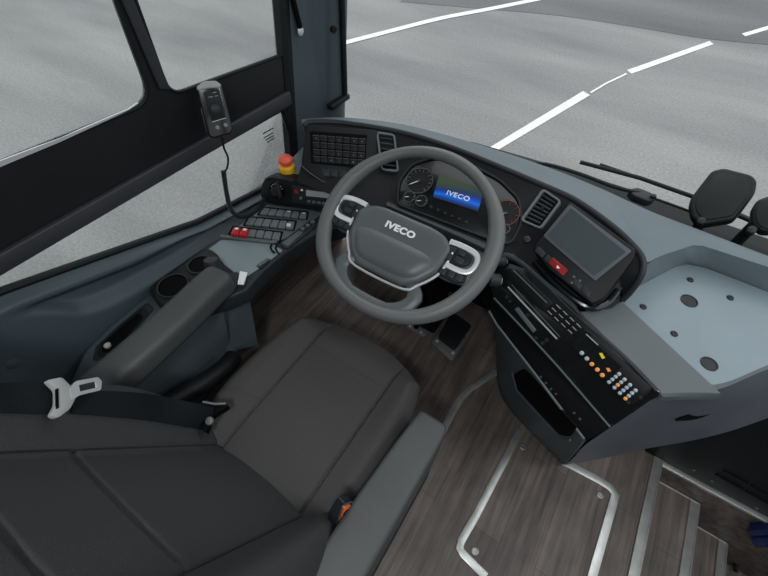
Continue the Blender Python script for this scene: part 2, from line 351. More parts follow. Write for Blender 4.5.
# ------------------------------------------------------------------ SETTING: left wall, windows, pillar
WX = -.62
pw = lambda u, v, h: V((WX-h, u, v))
h1 = arc2([(-1.7,1.045),(-.5,1.03),(-.15,1.01),(-.128,1.25),(-.125,1.72),(-1.7,1.72)], .055, 7)
h2 = arc2([(-.104,1.005),(.330,.968),(.362,1.10),(.46,1.72),(-.085,1.72),(-.085,1.3)], .04, 6)
h3 = arc2([(-.95,.862),(.245,.825),(.275,.605),(.08,.610),(-.18,.655),(-.64,.805)], .012, 4)
struct(plate('wall_left', [(-2.6,.80),(-.95,.80),(-.64,.755),(-.18,.605),(.08,.565),(.50,.55),(.50,1.95),(-2.6,1.95)], [h1,h2,h3], .014, pw, 'wallm'))
for i, (h, nm) in enumerate(((h1,'window_1'),(h2,'window_2'),(h3,'window_3'))):
    o = struct(MB().prism([(WX-.009, u, v) for u, v in h], (-.004,0,0)).build(nm, 'glass'))
    fr = MB(); fr.tube([(WX-.000, u, v) for u, v in h], .0045 if i < 2 else .009, 8, closed=True); fr.build('window_seal', 'rubber', o)
struct(MB().prism([(WX,-1.9,.905),(WX,.28,.870),(WX,.28,.826),(WX,-1.9,.868)], (.016,0,0)).build('trim_11', 'ledge', bevel=.004))
struct(MB().prism([(WX,-.118,1.72),(WX,-.096,1.72),(WX,-.10,1.02),(WX,-.125,1.03)], (.010,0,0)).build('trim_12', 'ledge', bevel=.003))
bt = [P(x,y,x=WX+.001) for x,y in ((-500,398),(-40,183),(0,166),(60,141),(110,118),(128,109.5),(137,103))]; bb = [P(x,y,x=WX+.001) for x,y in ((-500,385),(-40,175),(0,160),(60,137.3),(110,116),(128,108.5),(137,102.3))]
struct(MB().grid([bt, bb], (.004,0,0)).build('trim_14', 'bright'))  # bright tapered strip standing in for a reflection along the window seal
# sticker print on the low window
st = tag(MB().prism([(WX-.016,.155,.775),(WX-.016,.205,.772),(WX-.016,.205,.768),(WX-.016,.155,.771)], (-.0005,0,0)).build('window_sticker', 'dark'), 'tiny printed marking at the top corner of the low side window', 'sticker')
for k in range(3):
    z = .760-k*.010; MB().prism([(WX-.016,.155+.004*k,z),(WX-.016,.198,z-.002),(WX-.016,.198,z-.0055),(WX-.016,.155+.004*k,z-.0035)], (-.0005,0,0)).build('print_line', 'dark', st)
# lower side trim with its moulded pocket
pts = []
def polyz(y, tab):
    for (a, b), (c, d) in zip(tab, tab[1:]):
        if y <= c: return b+(d-b)*max(0, (y-a)/(c-a))
    return tab[-1][1]
edge = [(-1.6,.87),(-.95,.855),(-.64,.80),(-.18,.650),(.08,.605),(.45,.60)]
pock = [(-.62,.765),(-.60,.70),(-.56,.662),(-.52,.645),(-.47,.632),(-.30,.60),(.3,.55)]
def sst(a, b, x): t = max(0, min(1, (x-a)/(b-a))); return t*t*(3-2*t)
rows = []
for i in range(230):
    y = -1.5+i*1.92/229; top = polyz(y, edge)-.004; row = []
    for j in range(110):
        d = (j/109)**1.4*.75; z = top-d*(1 if y < -.40 else max(.28, 1-(y+.40)*5))
        x = -.598+.012*sst(0,.02,d) - .012*sst(0,.02,d)*0
        pz = sum(polyz(y+k*.012, pock) for k in range(-3,4))/7; rec = sst(.025,.06,d)*sst(-.69,-.60,y)*sst(pz-.022, pz+.022, z)
        x -= .034*rec
        x += .010*sst(.0,.3,d)
        if d < .012: x -= (.012-d)*1.2
        row.append((x, y, z))
    rows.append(row)
dp = struct(MB().grid(rows, (-.012,0,0)).build('wall_side_trim', 'blue'))
o = MB().lathe(V((-.585,-.735,.665)), (1,0,0), [(.014,0),(.014,.004),(.008,.007),(.001,.008)]).build('trim_plug', 'blue', dp)
struct(MB().box((-.68,-.62,0), (-.65,.5,.575)).build('wall_footwell', 'wood'))
struct(MB().box((-.88,-1.9,-.04), (-.85,.6,.32)).build('wall_lower', 'darkg'))
struct(MB().prism([(-.63,-1.9,.86),(.595-1.19+.0,-1.9,.86),(-.595,-1.9,.80)], (0,.002,0)).build('trim_13', 'dark'))
# A pillar
plan = [(-.66,.245),(-.622,.245),(-.606,.262),(-.597,.32),(-.582,.40),(-.572,.405),(-.560,.425),(-.556,.455),(-.57,.495),(-.66,.495)]
lean = lambda pts, z0=.55, z1=1.95: [V((x, y+.014+.17*(z1-.72), z1)) for x, y in pts]
pil = struct(MB().prism(lean(plan), (0,-.17*1.4,-1.4)).build('wall_pillar', 'pillar', bevel=.008, seg=3))
MB().prism(lean([(-.64,.232),(-.617,.232),(-.606,.247),(-.606,.262),(-.64,.262)]), (0,-.17*1.4,-1.4)).build('pillar_seal', 'rubber', pil)
gr = MB(); a = P(342,0,x=-.550); b = P(345,97,x=-.550); gr.tube([b+(a-b)*2.5, b], .010, 12); 
gt = thing('pillar_rail', b, 'slim black vertical rail along the front edge of the grey pillar', 'rail'); gr.build('rail_tube', 'rubber', gt)
c0 = P(338,103,x=-.55); MB().box((c0.x-.012,c0.y-.05,c0.z-.004), (c0.x+.014,c0.y+.055,c0.z+.014)).build('end_bracket', 'rubber', gt, bevel=.004)
slot = MB(); a = P(293,0,x=-.598); b = P(300,28,x=-.590); slot.tube([a+(a-b)*.6, b], .008, 10); slot.build('strap_slot', 'black', pil)
MB().lathe(P(300,31,x=-.592), (1,0,0), [(.012,0),(.012,.004),(.006,.007),(.001,.007)]).build('slot_end', 'bright', pil)
MB().lathe(P(333,29,x=-.567), (1,-.3,0), [(.010,-.01),(.010,.008),(.008,.010),(.001,.010)]).build('screw_cap', 'dark', pil)

# ------------------------------------------------------------------ windscreen
base = [(-.60,.40,.72),(-.5,.425,.72),(-.1,.50,.72),(.4,.535,.72),(.8,.545,.72),(1.3,.52,.72),(1.75,.40,.72)]
top = [(x*.98, y-.06, 1.95) for x, y, z in base]
struct(MB().grid(loft([base, [(x,y-.01,1.3) for x,y,z in base], top], 24, 4)).build('window_4', 'glass', fix=False))
# ceiling
struct(MB().box((-.75,-2.6,1.95), (1.8,.30,2.0)).build('ceiling', 'lgrey'))
struct(MB().box((-.88,-2.62,-.04), (1.8,-2.6,1.95)).build('wall_back', 'darkg'))
pr_ = lambda u, v, h: V((1.80+h, u, v))
struct(plate('wall_right', [(-2.6,-.9),(.42,-.9),(.42,1.95),(-2.6,1.95)], [arc2([(-2.3,.75),(-1.15,.75),(-1.15,1.75),(-2.3,1.75)], .05), arc2([(-.95,.1),(.30,.1),(.36,1.85),(-.95,1.85)], .05)], .02, pr_, 'darkg'))

# ------------------------------------------------------------------ DASHBOARD
D = thing('dashboard', (.3,.35,0), 'wide moulded dashboard with light blue-grey top and black cockpit hood', 'dashboard')
lip = [P(x, y, z=z) for x, y, z in ((304,126,.845),(312,122,.848),(345,123,.843),(400,132,.835),(450,147,.83),(500,167,.828),(540,184,.825),(575,200,.822),(612,226,.82),(636,249,.812),(643,262,.80),(641,276,.78),(630,292,.74),(622,300,.715))]
low = [P(x, y, z=z) for x, y, z in ((297,180,.735),(300,183,.73),(345,200,.72),(395,222,.70),(440,238,.69),(480,252,.69),(505,258,.69),(525,264,.695),(555,290,.695),(575,304,.695),(588,311,.695),(600,312,.695),(612,308,.70),(618,303,.71))]
# cockpit face (recessed a little behind the lip)
mid = [a.lerp(b,.5)+V((0,.022,0)) for a, b in zip(resample(cat(lip[:12],6),14), resample(cat(low[:12],6),14))]
face = MB().grid(loft([lip, mid, low], 60, 5), (0,.02,-.02)).build('cockpit_face', 'dark', D)
lp = cat(lip, 8); MB().tube(lp, .0075, 10).build('cockpit_rim', 'darkg', D)
# light top between rim and windscreen
ws = [P(x, y, z=z) for x, y, z in ((300,121,.80),(345,119,.78),(400,124,.76),(450,136,.745),(500,151,.74),(550,168,.74),(600,188,.74),(650,211,.74),(700,230,.74),(768,256,.74),(860,292,.74),(960,330,.74))]
inn = [P(x, y, z=z) for x, y, z in ((303,124,.842),(345,122,.840),(400,131,.832),(450,146,.827),(500,166,.825),(540,183,.822),(575,199,.820),(612,225,.817),(638,248,.808),(645,263,.796),(658,257,.777),(675,251,.765),(692,246,.758),(700,245,.757),(768,267,.757),(860,298,.757),(960,332,.757))]
inn2 = resample(cat(inn,6), 60); ws2 = resample(cat(ws,6), 60)
midl = [a.lerp(b,.5)+V((0,0,.004)) for a, b in zip(inn2, ws2)]
R = []
for t in range(9):
    q = t/8; R.append([a.lerp(b, q)+V((0,0,.010*math.sin(math.pi*q))) for a, b in zip(inn2, ws2)])
MB().grid(R, (0,.0,-.02)).build('dash_top', 'dash', D)
# slope from hood side to tray + tray walls
rim = [P(x, y, z=z) for x, y, z in ((622,302,.712),(632,293,.738),(641,278,.778),(645,266,.795),(658,257,.777),(675,251,.765),(692,246,.758),(706,247,.757),(735,256,.757),(768,267,.757),(860,298,.757),(960,332,.757))]
flo = [P(x, y, z=.69) for x, y in ((619,300),(630,292),(645,283),(660,275),(675,267),(688,264),(706,268),(735,279),(768,292),(860,323),(960,357))]
r2 = resample(rim, 60); f2 = resample(flo, 60); R = []
for t in range(7):
    q = t/6; R.append([a.lerp(b, q)+V((0,0,-.008*math.sin(math.pi*q))) for a, b in zip(r2, f2)])
MB().grid(R, (0,.01,-.015)).build('tray_wall', 'dash', D)
TZ = .69
trayf = [P(x, y, z=TZ) for x, y in ((619,299),(640,285),(660,274),(688,263),(706,267),(768,291),(960,357),(1010,330),(900,335),(768,367),(716,389))]
MB().prism([P(x, y, z=TZ) for x, y in ((619,299),(622,292),(650,270),(684,255),(706,258),(768,285),(960,353),(960,400),(860,352),(768,368),(716,389))], (0,0,-.012)).build('tray_floor', 'tray', D, bevel=.002)
for x, y, r in ((689,301,.0195),(709,364,.0175),(731,402,.0)):
    if r: MB().lathe(P(x,y,z=TZ), (0,0,1), [(r,0),(r,.002),(r*.85,.003),(r*.8,.0015),(.001,.0015)]).build('blanking_plug', 'darkg', D)
for x, y in ((690,280),(730,298),(643,307),(674,334)): MB().lathe(P(x,y,z=TZ), (0,0,1), [(.008,0),(.008,.002),(.006,.004),(.002,.0045),(.001,.002)], 16).build('screw', 'darkg', D)
# mid grey band
MB().grid(loft([[P(x,y,z=z) for x,y,z in l] for l in (
   ((566,310,.692),(585,318,.694),(620,352,.694),(658,391,.694),(663,397,.688)),
   ((585,312,.696),(603,313,.698),(645,350,.698),(690,390,.698),(694,396,.690)),
   ((612,306,.700),(619,300,.6995),(660,337,.6995),(716,389,.6995),(722,396,.690)))], 24, 4), (0,0,-.02)).build('dash_shoulder', 'band', D)
# lower side panel sweeping to the stairwell
E_ = [[P(x,y,z=z) for x,y,z in l] for l in (
   ((589,442,.52),(625,418,.61),(661,396,.685),(716,390,.69),(768,369,.69),(870,330,.69)),
   ((582,448,.40),(620,430,.48),(665,413,.57),(716,405,.60),(768,388,.61),(870,350,.61)),
   ((572,459,.20),(612,446,.26),(655,440,.38),(712,420,.49),(768,404,.53),(870,365,.54)),
   ((564,465,.03),(604,458,.12),(645,449,.24),(708,437,.40),(768,418,.46),(870,378,.48)))]
lwr = MB().grid(loft(E_, 40, 5), (.01,.025,0)).build('lower_side_panel', 'under', D)
ov = [P(700+21*math.cos(a)*.98, 417-7*math.sin(a)-12*math.cos(a)*.42, z=.555) for a in [2*math.pi*i/20 for i in range(20)]]
opl = Pl(E_[1][2], E_[1][4], E_[2][3])
b = MB(); b.pp(opl, [(676+i*2.3+0, 421-i*.65-4.2*math.sin(math.pi*i/20)) for i in range(21)]+[(676+i*2.3, 421-i*.65+4.0*math.sin(math.pi*i/20)) for i in range(19,0,-1)], .006, .004); b.build('grab_recess', 'black', D)
# knee bolster pod
KT = [((491,313,.553),(506,338,.553),(530,366,.553),(555,400,.553),(584,439,.553)),
      ((497,345,.35),(506,365,.35),(525,396,.35),(548,427,.35),(576,451,.35)),
      ((497,368,.16),(503,388,.16),(520,413,.16),(542,440,.16),(567,461,.16)),
      ((497,381,.0),(503,400,.0),(518,419,.0),(540,442,.0),(563,465,.0))]
KL = [[P(x,y,z=z) for x,y,z in l] for l in KT]
MB().grid(loft(KL, 30, 5), (.02,.03,0)).build('knee_panel', 'blue', D)
kp = Pl(KL[1][1], KL[1][3], KL[2][2])
MB().pp(kp, arc2([(513,375),(523,369),(576,427),(570,437),(559,435),(517,389)], 2), .012, .006).build('knee_pocket', 'black', D, bevel=.003)
MB().tube([kp(x,y,.014) for x,y in ((512,372),(517,391),(559,437),(570,440))], .003, 8).build('pocket_lip', 'under', D)
# bulkhead below the dash, dark
MB().box((-.6,.5,0), (.9,.53,.66)).build('bulkhead', 'black', D)
MB().prism([(-.3,.50,.66),(.2,.50,.66),(.2,.30,.66),(-.3,.30,.66)], (0,0,-.12)).build('under_cover', 'black', D)
MB().prism([P(x,y,z=.55) for x,y in ((468,282),(486,262),(515,290),(503,330),(492,318))], (0,.12,-.16)).build('column_side_cover', 'black', D, bevel=.01)

# ---- centre stack
S = thing('centre_stack', P(560,360,z=.5), 'black angled centre stack with slots, switches and radio panel beside the steering wheel', 'control panel')
sa = P(509,264,z=.70); sb = P(655,392,z=.69); sc_ = P(550,362,z=.60)
sp = Pl(sa, sb, sc_)
MB().pp(sp, arc2([(503,260),(532,272),(575,313),(663,394),(650,401),(612,427),(560,369),(492,296),(489,284)], 5), 0, .05).build('stack_body', 'gloss', S, bevel=.003)
# front shelf below
s2 = Pl(P(492,300,z=.60), P(605,426,z=.585), P(584,438,z=.553))
MB().pp(s2, arc2([(490,298),(496,296),(560,368),(611,426),(602,433),(586,441),(535,375),(489,312)], 4), 0, .03).build('lower_shelf', 'black', S, bevel=.003)
MB().tube([s2(x,y,.003) for x,y in ((489,311),(497,325),(535,374),(584,439))], .0032, 8).build('shelf_edge', 'band', S)
MB().tube([sp(x,y,.002) for x,y in ((494,298),(530,336),(560,369),(610,427))], .0025, 8).build('shelf_edge', 'band', S)
for x,y in ((541,377),(546,383),(551,389),(556,394),(574,413),(580,419)): MB().lathe(s2(x,y), s2.n, [(.0035,0),(.003,.003),(.001,.003)], 10).build('indicator', 'darkg', S)
# top rail (dark tube sweeping from the column to the monitor)
MB().tube(cat([P(x,y,z=z) for x,y,z in ((486,262,.70),(495,256,.705),(508,256,.712),(522,264,.712),(545,284,.71),(570,304,.706),(590,326,.702),(625,358,.700),(657,391,.695))], 6), [.010]*16+[.008]*16+[.005]*17, 10).build('upper_rail', 'darkg', S)
def q4(a, b, c, d, u, v):
    return ((a[0]*(1-u)+b[0]*u)*(1-v)+(d[0]*(1-u)+c[0]*u)*v, (a[1]*(1-u)+b[1]*u)*(1-v)+(d[1]*(1-u)+c[1]*u)*v)
def cells(pl, quad, nu, nv, gap, h, depth, name, m, parent, bevel=.0012, skip=(), gv=None, mats=None):
    gv = gap if gv is None else gv
    for j in range(nv):
        for i in range(nu):
            if (i, j) in skip: continue
            u0,u1 = (i+gap)/nu, (i+1-gap)/nu; v0,v1 = (j+gv)/nv, (j+1-gv)/nv
            MB().pp(pl, [q4(*quad,u0,v0), q4(*quad,u1,v0), q4(*quad,u1,v1), q4(*quad,u0,v1)], h, depth).build(name, (mats or {}).get((i,j), m), parent, bevel=bevel)
# storage lid with grooves, CD slots
MB().pp(sp, arc2([(508,268),(518,270),(553,303),(545,312),(541,311),(506,278)], 2), .006, .006).build('storage_lid', 'dark', S, bevel=.002)
MB().tube([sp(513,270,.007), sp(547,303,.007)], .0016, 6).build('lid_groove', 'band', S)
MB().tube([sp(508,287,.003), sp(557,339,.003)], .0022, 6).build('slot_trim', 'lgrey', S)
MB().tube([sp(512,285,.003), sp(560,337,.003)], .0012, 6).build('slot_trim', 'band', S)
MB().pp(sp, [(514,309),(518,307),(536,330),(533,333)], .004, .004).build('disc_slot', 'band', S, bevel=.001)
for x,y in ((507,297),(510,301),(543,343),(547,340),(536,338),(528,315)): MB().lathe(sp(x,y), sp.n, [(.005,0),(.0045,.004),(.001,.004)], 12).build('small_knob', 'darkg', S)
cells(sp, ((556,303),(583,328),(570,337),(543,312)), 4, 3, .06, .008, .008, 'stack_switch', 'dark', S, gv=.12)
for k in range(3):
    for i in range(4):
        c = q4((556,303),(583,328),(570,337),(543,312),(i+.5)/4,(k+.22)/3); a = sp(c[0]-2,c[1]-2,.0085); b2 = sp(c[0]+2,c[1]+2,.0085)
        MB().tube([a,b2], .0009, 6).build('switch_mark', 'lgrey', S)
# climate / radio control panel
K = thing('control_unit', sp(610,365), 'narrow black control unit with glowing amber and white round keys', 'control unit')
MB().pp(sp, arc2([(583,329),(589,331),(652,388),(650,392),(632,405),(570,346)], 2), .008, .012).build('unit_body', 'dark', K, bevel=.002)
MB().pp(sp, [(585,330),(592,335),(587,340),(580,335)], .009, .002).build('card_slot', 'gloss', K)
MB().pp(sp, [(588,337),(596,344),(622,367),(613,374),(581,343)], .009, .002).build('unit_display', 'gloss', K)
MB().tube([sp(586,334,.010), sp(598,345,.010)], .0012, 6).build('display_edge', 'lgrey', K)
MB().pp(sp, [(599,353),(602,353),(605,358),(602,359)], .0102, .001).build('display_mark', 'yled', K)
MB().pp(sp, [(606,368),(609,368),(611,371),(608,372)], .0102, .001).build('display_mark', 'amber', K)
for k, (x,y) in enumerate(((582,353),(587,358.5),(592,364),(597.5,369.5),(602.5,375))):
    MB().lathe(sp(x,y,.008), sp.n, [(.0048,0),(.0048,.003),(.0035,.0045),(.001,.005)], 16).build('round_key', 'amber' if k > 1 else 'lit', K)
for j in range(4):
    for i in range(4):
        x,y = q4((619,373),(637,391),(626,400),(608,382), (i+.1)/3.3, (j+.1)/3.3)
        MB().lathe(sp(x,y,.008), sp.n, [(.0040,0),(.0040,.003),(.003,.004),(.001,.0045)], 14).build('round_key', 'amber' if (i,j) in ((1,2),(3,3)) else 'lit', K)
for x,y in ((629,402),(641,397)): MB().lathe(sp(x,y,.006), sp.n, [(.004,0),(.004,.004),(.001,.004)], 12).build('unit_screw', 'darkg', K)

# ---- monitor
mp_ = Pl(P(572,202,z=.825), P(636,252,z=.815), P(535,248,z=.745))
Mn = thing('monitor', P(585,260,z=.72), 'landscape infotainment monitor in a black bezel with a red hazard key below', 'monitor')
MB().pp(mp_, arc2([(570,201),(636,249),(634,258),(604,298),(592,304),(548,268),(534,250),(536,243)], 4), .012, .035).build('bezel', 'dark', Mn, bevel=.003)
MB().pp(mp_, arc2([(569.5,204),(632,251),(595,281),(543,236)], 2), .015, .004).build('screen_frame', 'under', Mn, bevel=.001)
MB().pp(mp_, [(571,208),(626,252),(594,276),(547,236)], .0155, .002).build('screen', 'screen', Mn)
cells(mp_, ((538,245),(593,293),(589,299),(533,251)), 6, 1, .08, .015, .005, 'monitor_key', 'darkg', Mn, skip=((2,0),(3,0)))
MB().pp(mp_, arc2([(553,257),(568,270),(563,276),(548.5,263.5)], 1), .017, .007).build('hazard_key', 'hazard', Mn, bevel=.0015)
t0 = mp_(558,266.5,.018); MB().pp(mp_, [(557.5,265),(560,268.5),(556.3,268)], .0175, .001).build('hazard_symbol', 'white', Mn)
for x,y in ((574,277),(580,281),(572,283)): MB().lathe(mp_(x,y,.012), mp_.n, [(.003,0),(.003,.003),(.001,.003)], 10).build('monitor_knob', 'band', Mn)
for k in range(5): MB().pp(mp_, [(608+k*3.6,283-k*4.6),(613+k*3.6,277-k*4.6),(615+k*3.6,279-k*4.6),(610+k*3.6,285-k*4.6)], .006, .004).build('side_clip', 'darkg', Mn)
# glossy foot under the monitor
MB().tube(cat([P(x,y,z=z) for x,y,z in ((535,262,.715),(555,284,.71),(575,300,.708),(592,308,.708),(607,303,.712),(618,290,.73))], 6), .009, 10).build('housing_foot', 'gloss', Mn)

# ---- vents (parts of the dash)
def vent(quad, pl, nsl, D=D, lab=None):
    a,b,c,d = quad; f = plate('vent_frame', arc2([a,b,c,d], 4, 4), [arc2([q4(a,b,c,d,.10,.05), q4(a,b,c,d,.90,.05), q4(a,b,c,d,.90,.95), q4(a,b,c,d,.10,.95)], 2, 3)], -.010, lambda u,v,h: pl(u,v,.012)+pl.n*h, 'switch', parent=D)
    MB().pp(pl, [q4(a,b,c,d,.13,.08), q4(a,b,c,d,.87,.08), q4(a,b,c,d,.87,.92), q4(a,b,c,d,.13,.92)], .002, .004).build('vent_well', 'black', f)
    for k in range(nsl):
        v = .16+.70*k/(nsl-1); p = q4(a,b,c,d,.18,v); q = q4(a,b,c,d,.82,v); MB().tube([pl(*p,.008), pl(*q,.008)], .0028, 6, flat=.5).build('vent_slat', 'darkg', f)
    MB().lathe(pl(*q4(a,b,c,d,.5,.46),.009), pl.n, [(.004,0),(.004,.003),(.001,.003)], 10).build('vent_knob', 'dark', f)
vp = Pl(P(544,188,z=.82), P(561,201,z=.818), P(520,221,z=.765))
vent(((543,188),(562,201),(541,229),(520,220)), vp, 7)
vp2 = Pl(P(376,131,z=.828), P(395,134,z=.827), P(386,171,z=.765))
vent(((376,131),(395,134),(399,172),(381,170)), vp2, 6)
# round button next to right vent, stalk knobs
MB().lathe(vp(527,240,.0), vp.n, [(.009,0),(.009,.006),(.006,.008),(.001,.008)]).build('dash_button', 'darkg', D)

# ---- left switch screen
lp_ = Pl(P(303,127,z=.84), P(372,131,z=.832), P(301,168,z=.76))
Sw = thing('switch_display', P(335,175,z=.72), 'black dash-mounted display with a grid of small dark switch tiles near the pillar', 'display')
MB().pp(lp_, arc2([(306,125),(378,130),(380,175),(340,186),(322,180),(301,165)], 4), .008, .02).build('display_housing', 'dark', Sw, bevel=.002)
MB().pp(lp_, [(310,131),(367,135),(365,169),(311,163)], .010, .003).build('display_glass', 'black', Sw)
cells(lp_, ((312,134),(366,138),(364,166),(313,162)), 7, 4, .05, .0125, .003, 'display_tile', 'dark', Sw, bevel=.0004, gv=.09)
for i in range(7):
    for j in range(4):
        c = q4((312,134),(366,138),(364,166),(313,162),(i+.5)/7,(j+.16)/4); MB().tube([lp_(c[0]-3.2,c[1]-.2,.0128), lp_(c[0]+3.2,c[1]+.2,.0128)], .0007, 5).build('tile_mark', 'band', Sw)
for i,j in ((0,0),(3,0),(5,0),(6,0),(3,2),(5,2),(6,2),(5,3),(2,3)):
    c = q4((312,134),(366,138),(364,166),(313,162),(i+.5)/7,(j+.55)/4); MB().lathe(lp_(*c,.0127), lp_.n, [(.0016,0),(.0012,.001),(.0005,.001)], 8).build('tile_icon', 'yellow' if (i,j)==(5,3) else 'steel', Sw)
cells(lp_, ((321,168),(356,171),(355,179),(322,176)), 4, 1, .06, .012, .006, 'display_key', 'darkg', Sw, bevel=.001)
MB().tube([lp_(x,y,.010) for x,y in ((302,166),(310,173),(322,181),(340,187))], .0015, 6).build('housing_seam', 'band', Sw)

# ---- ledge and lower left face with radio and light knob
LZ = .712
Lf = thing('lower_left_binnacle', P(300,190,z=.6), 'dark binnacle below the switch display holding a radio and rotary light switch', 'binnacle')
MB().prism([P(x,y,z=LZ) for x,y in arc2([(263,178),(267,174),(284,164),(292,158),(304,146),(310,160),(315,180),(352,196),(352,200),(342,195),(290,178)], 2)], (0,0,-.012)).build('ledge', 'console', Lf, bevel=.003, seg=2)
fp_ = Pl(P(266,179,z=.708), P(344,197,z=.708), P(268,204,z=.628))
MB().pp(fp_, arc2([(262,182),(268,175.5),(290,178.5),(350,196),(352,216),(335,212),(266,203),(260,197)], 4), .002, .05).build('binnacle_face', 'dark', Lf, bevel=.004)
MB().tube([fp_(x,y,.003) for x,y in arc2([(263,184),(268,177),(290,180),(347,196)], 4)[6:-6]], .004, 8).build('binnacle_rim', 'darkg', Lf)
MB().lathe(fp_(277,190.5,.002), fp_.n, [(.027,0),(.027,.003),(.023,.004)]).build('knob_dial', 'black', Lf)
MB().lathe(fp_(277,190.5,.004), fp_.n, [(.015,0),(.014,.016),(.012,.018),(.001,.018)]).build('rotary_knob', 'darkg', Lf)
MB().pp(fp_, [(274,183),(277,183),(281,198),(278,199)], .028, .012).build('knob_grip', 'darkg', Lf, bevel=.002)
for k in range(7):
    a = math.pi*(.15+.7*k/6); MB().lathe(fp_(277,190.5,.006)+fp_.u*math.cos(a)*.021+fp_.v*math.sin(a)*.021*(1 if fp_.v.z>0 else -1), fp_.n, [(.0016,0),(.001,.0008)], 8).build('dial_mark', 'print', Lf)
Ra = thing('radio', fp_(315,205), 'slim radio with a pale display strip set in the lower left binnacle', 'radio')
MB().pp(fp_, arc2([(291.5,185),(345,194),(345,211),(335,209),(292,202.5)], 1), .006, .01).build('radio_body', 'darkg', Ra, bevel=.0015)
MB().pp(fp_, [(306,190),(342,194.5),(342,199.5),(306,196)], .0075, .003).build('radio_display', 'lgrey', Ra)
MB().lathe(fp_(296.5,191.5,.006), fp_.n, [(.0065,0),(.006,.003),(.001,.004)], 14).build('radio_key', 'red', Ra)
MB().lathe(fp_(301,198,.006), fp_.n, [(.0055,0),(.005,.003),(.001,.004)], 14).build('radio_key', 'switch', Ra)
MB().lathe(fp_(302,190,.006), fp_.n, [(.0035,0),(.003,.003),(.001,.003)], 10).build('radio_key', 'white', Ra)
for k in range(6): MB().pp(fp_, [(307+k*5,200+k*.7),(310.5+k*5,200.4+k*.7),(310.5+k*5,203+k*.7),(307+k*5,202.6+k*.7)], .008, .003).build('preset_key', 'switch', Ra, bevel=.0006)
# closing shell between binnacle and cluster (column shroud side)
MB().prism([P(x,y,z=.69) for x,y in arc2([(352,188),(372,180),(392,186),(405,215),(395,236),(352,218)], 6)], (0,0,-.16)).build('column_surround', 'dark', D, bevel=.012, seg=3)
MB().tube([P(378+13*math.cos(a)-2, 193+9*math.sin(a), z=.693) for a in [math.pi*(1.0+1.1*i/14) for i in range(15)]], .004, 8).build('surround_ring', 'darkg', D)

# ---- emergency button
eb = P(288,171,z=LZ); Eb = thing('emergency_button', eb, 'red mushroom emergency button on a yellow base standing on the dash ledge', 'button')
MB().lathe(eb, (0,0,1), [(.025,0),(.026,.004),(.025,.020),(.021,.024),(.001,.024)]).build('button_base', 'yellow', Eb)
MB().lathe(eb+V((0,0,.025)), (0,0,1), [(.015,-.002),(.015,.006),(.021,.008),(.0235,.013),(.023,.020),(.018,.026),(.008,.029),(.001,.0295)]).build('mushroom_cap', 'redcap', Eb)

# ------------------------------------------------------------------ instrument cluster
Cl = thing('instrument_cluster', P(455,215,z=.68), 'instrument cluster with round gauges and a blue lit screen reading IVECO', 'instrument cluster')
cp = Pl(P(397,203,z=.735), P(502,238,z=.735), P(413,162,z=.80))
outl = arc2([(397,204),(399,181),(412,164),(436,157),(468,163),(500,180),(519,199),(522,222),(511,243),(500,243),(450,224)], 6, 4)
MB().pp(cp, outl, .006, .03).build('cluster_body', 'gloss', Cl, bevel=.002)
MB().tube([cp(x,y,.009) for x,y in outl], .0030, 8, closed=True).build('cluster_rim', 'darkg', Cl)
def gauge(cx, cy, r, ticks, a0, a1, m='steel', tick=.10):
    c = cp(cx, cy, .008); f = MB().lathe(c, cp.n, [(r,0),(r,.003),(r*.93,.003),(r*.92,.001),(.001,.001)], 32).build('gauge', 'dark', Cl)
    for k in range(ticks):
        a = math.radians(a0+(a1-a0)*k/(ticks-1)); d = cp.u*math.cos(a)+cp.v*math.sin(a); w = 1 if k % 2 else 1.6
        MB().tube([c+cp.n*.002+d*r*(.86-tick*w), c+cp.n*.002+d*r*.86], .0008, 5).build('gauge_tick', m, f)
    a = math.radians(a0); d = cp.u*math.cos(a)+cp.v*math.sin(a); MB().tube([c+cp.n*.003, c+cp.n*.003+d*r*.7], .0012, 5).build('needle', 'white', f)
    MB().lathe(c+cp.n*.001, cp.n, [(r*.16,0),(r*.15,.003),(.001,.003)], 14).build('needle_cap', 'darkg', f)
    MB().tube([c+cp.n*.0025+(cp.u*math.cos(t)+cp.v*math.sin(t))*r*.95 for t in [2*math.pi*i/32 for i in range(32)]], .0011, 5, closed=True).build('gauge_ring', 'band' if m == 'steel' else m, f)
    return f
gauge(419.5,181,.040,13,220,-40); gauge(409.5,197,.017,6,200,-20); gauge(421.5,201,.017,6,200,-20)
gauge(506,213,.036,13,220,-40,'dullred'); gauge(505,229,.013,5,200,-20,'steel')
dq = [(439,175),(484,189),(478,211),(433,197)]
dm = MB().pp(cp, dq, .0095, .003); do = dm.build('display', 'disp', Cl)
uv = do.data.uv_layers.new(); ax = (cp(439,175)-cp(433,197)); 
for l in do.data.loops:
    p = do.data.vertices[l.vertex_index].co-cp(433,197); uv.data[l.index].uv = (0, max(0, min(1, p.dot(ax)/ax.length_squared + .0)))
text('display_logo', 'IVECO', .0185, cp(458,196,.0100), cp.u, cp.v, cp.n, 'white', Cl, .0003, .0003, 1.2)
for k in range(6): MB().lathe(cp(431+k*7,207.5+k*3,.008), cp.n, [(.0045,0),(.0042,.004),(.003,.005),(.001,.005)], 14).build('cluster_button', 'darkg', Cl)
# shelf in front of the cluster
MB().grid(loft([[P(x,y,z=z) for x,y,z in l] for l in (((388,201,.73),(450,224,.725),(505,248,.725)),((386,205,.735),(447,231,.73),(500,256,.73)),((386,215,.70),(440,240,.695),(492,264,.69)))], 12, 4), (0,.01,-.01)).build('cluster_shelf', 'darkg', D)

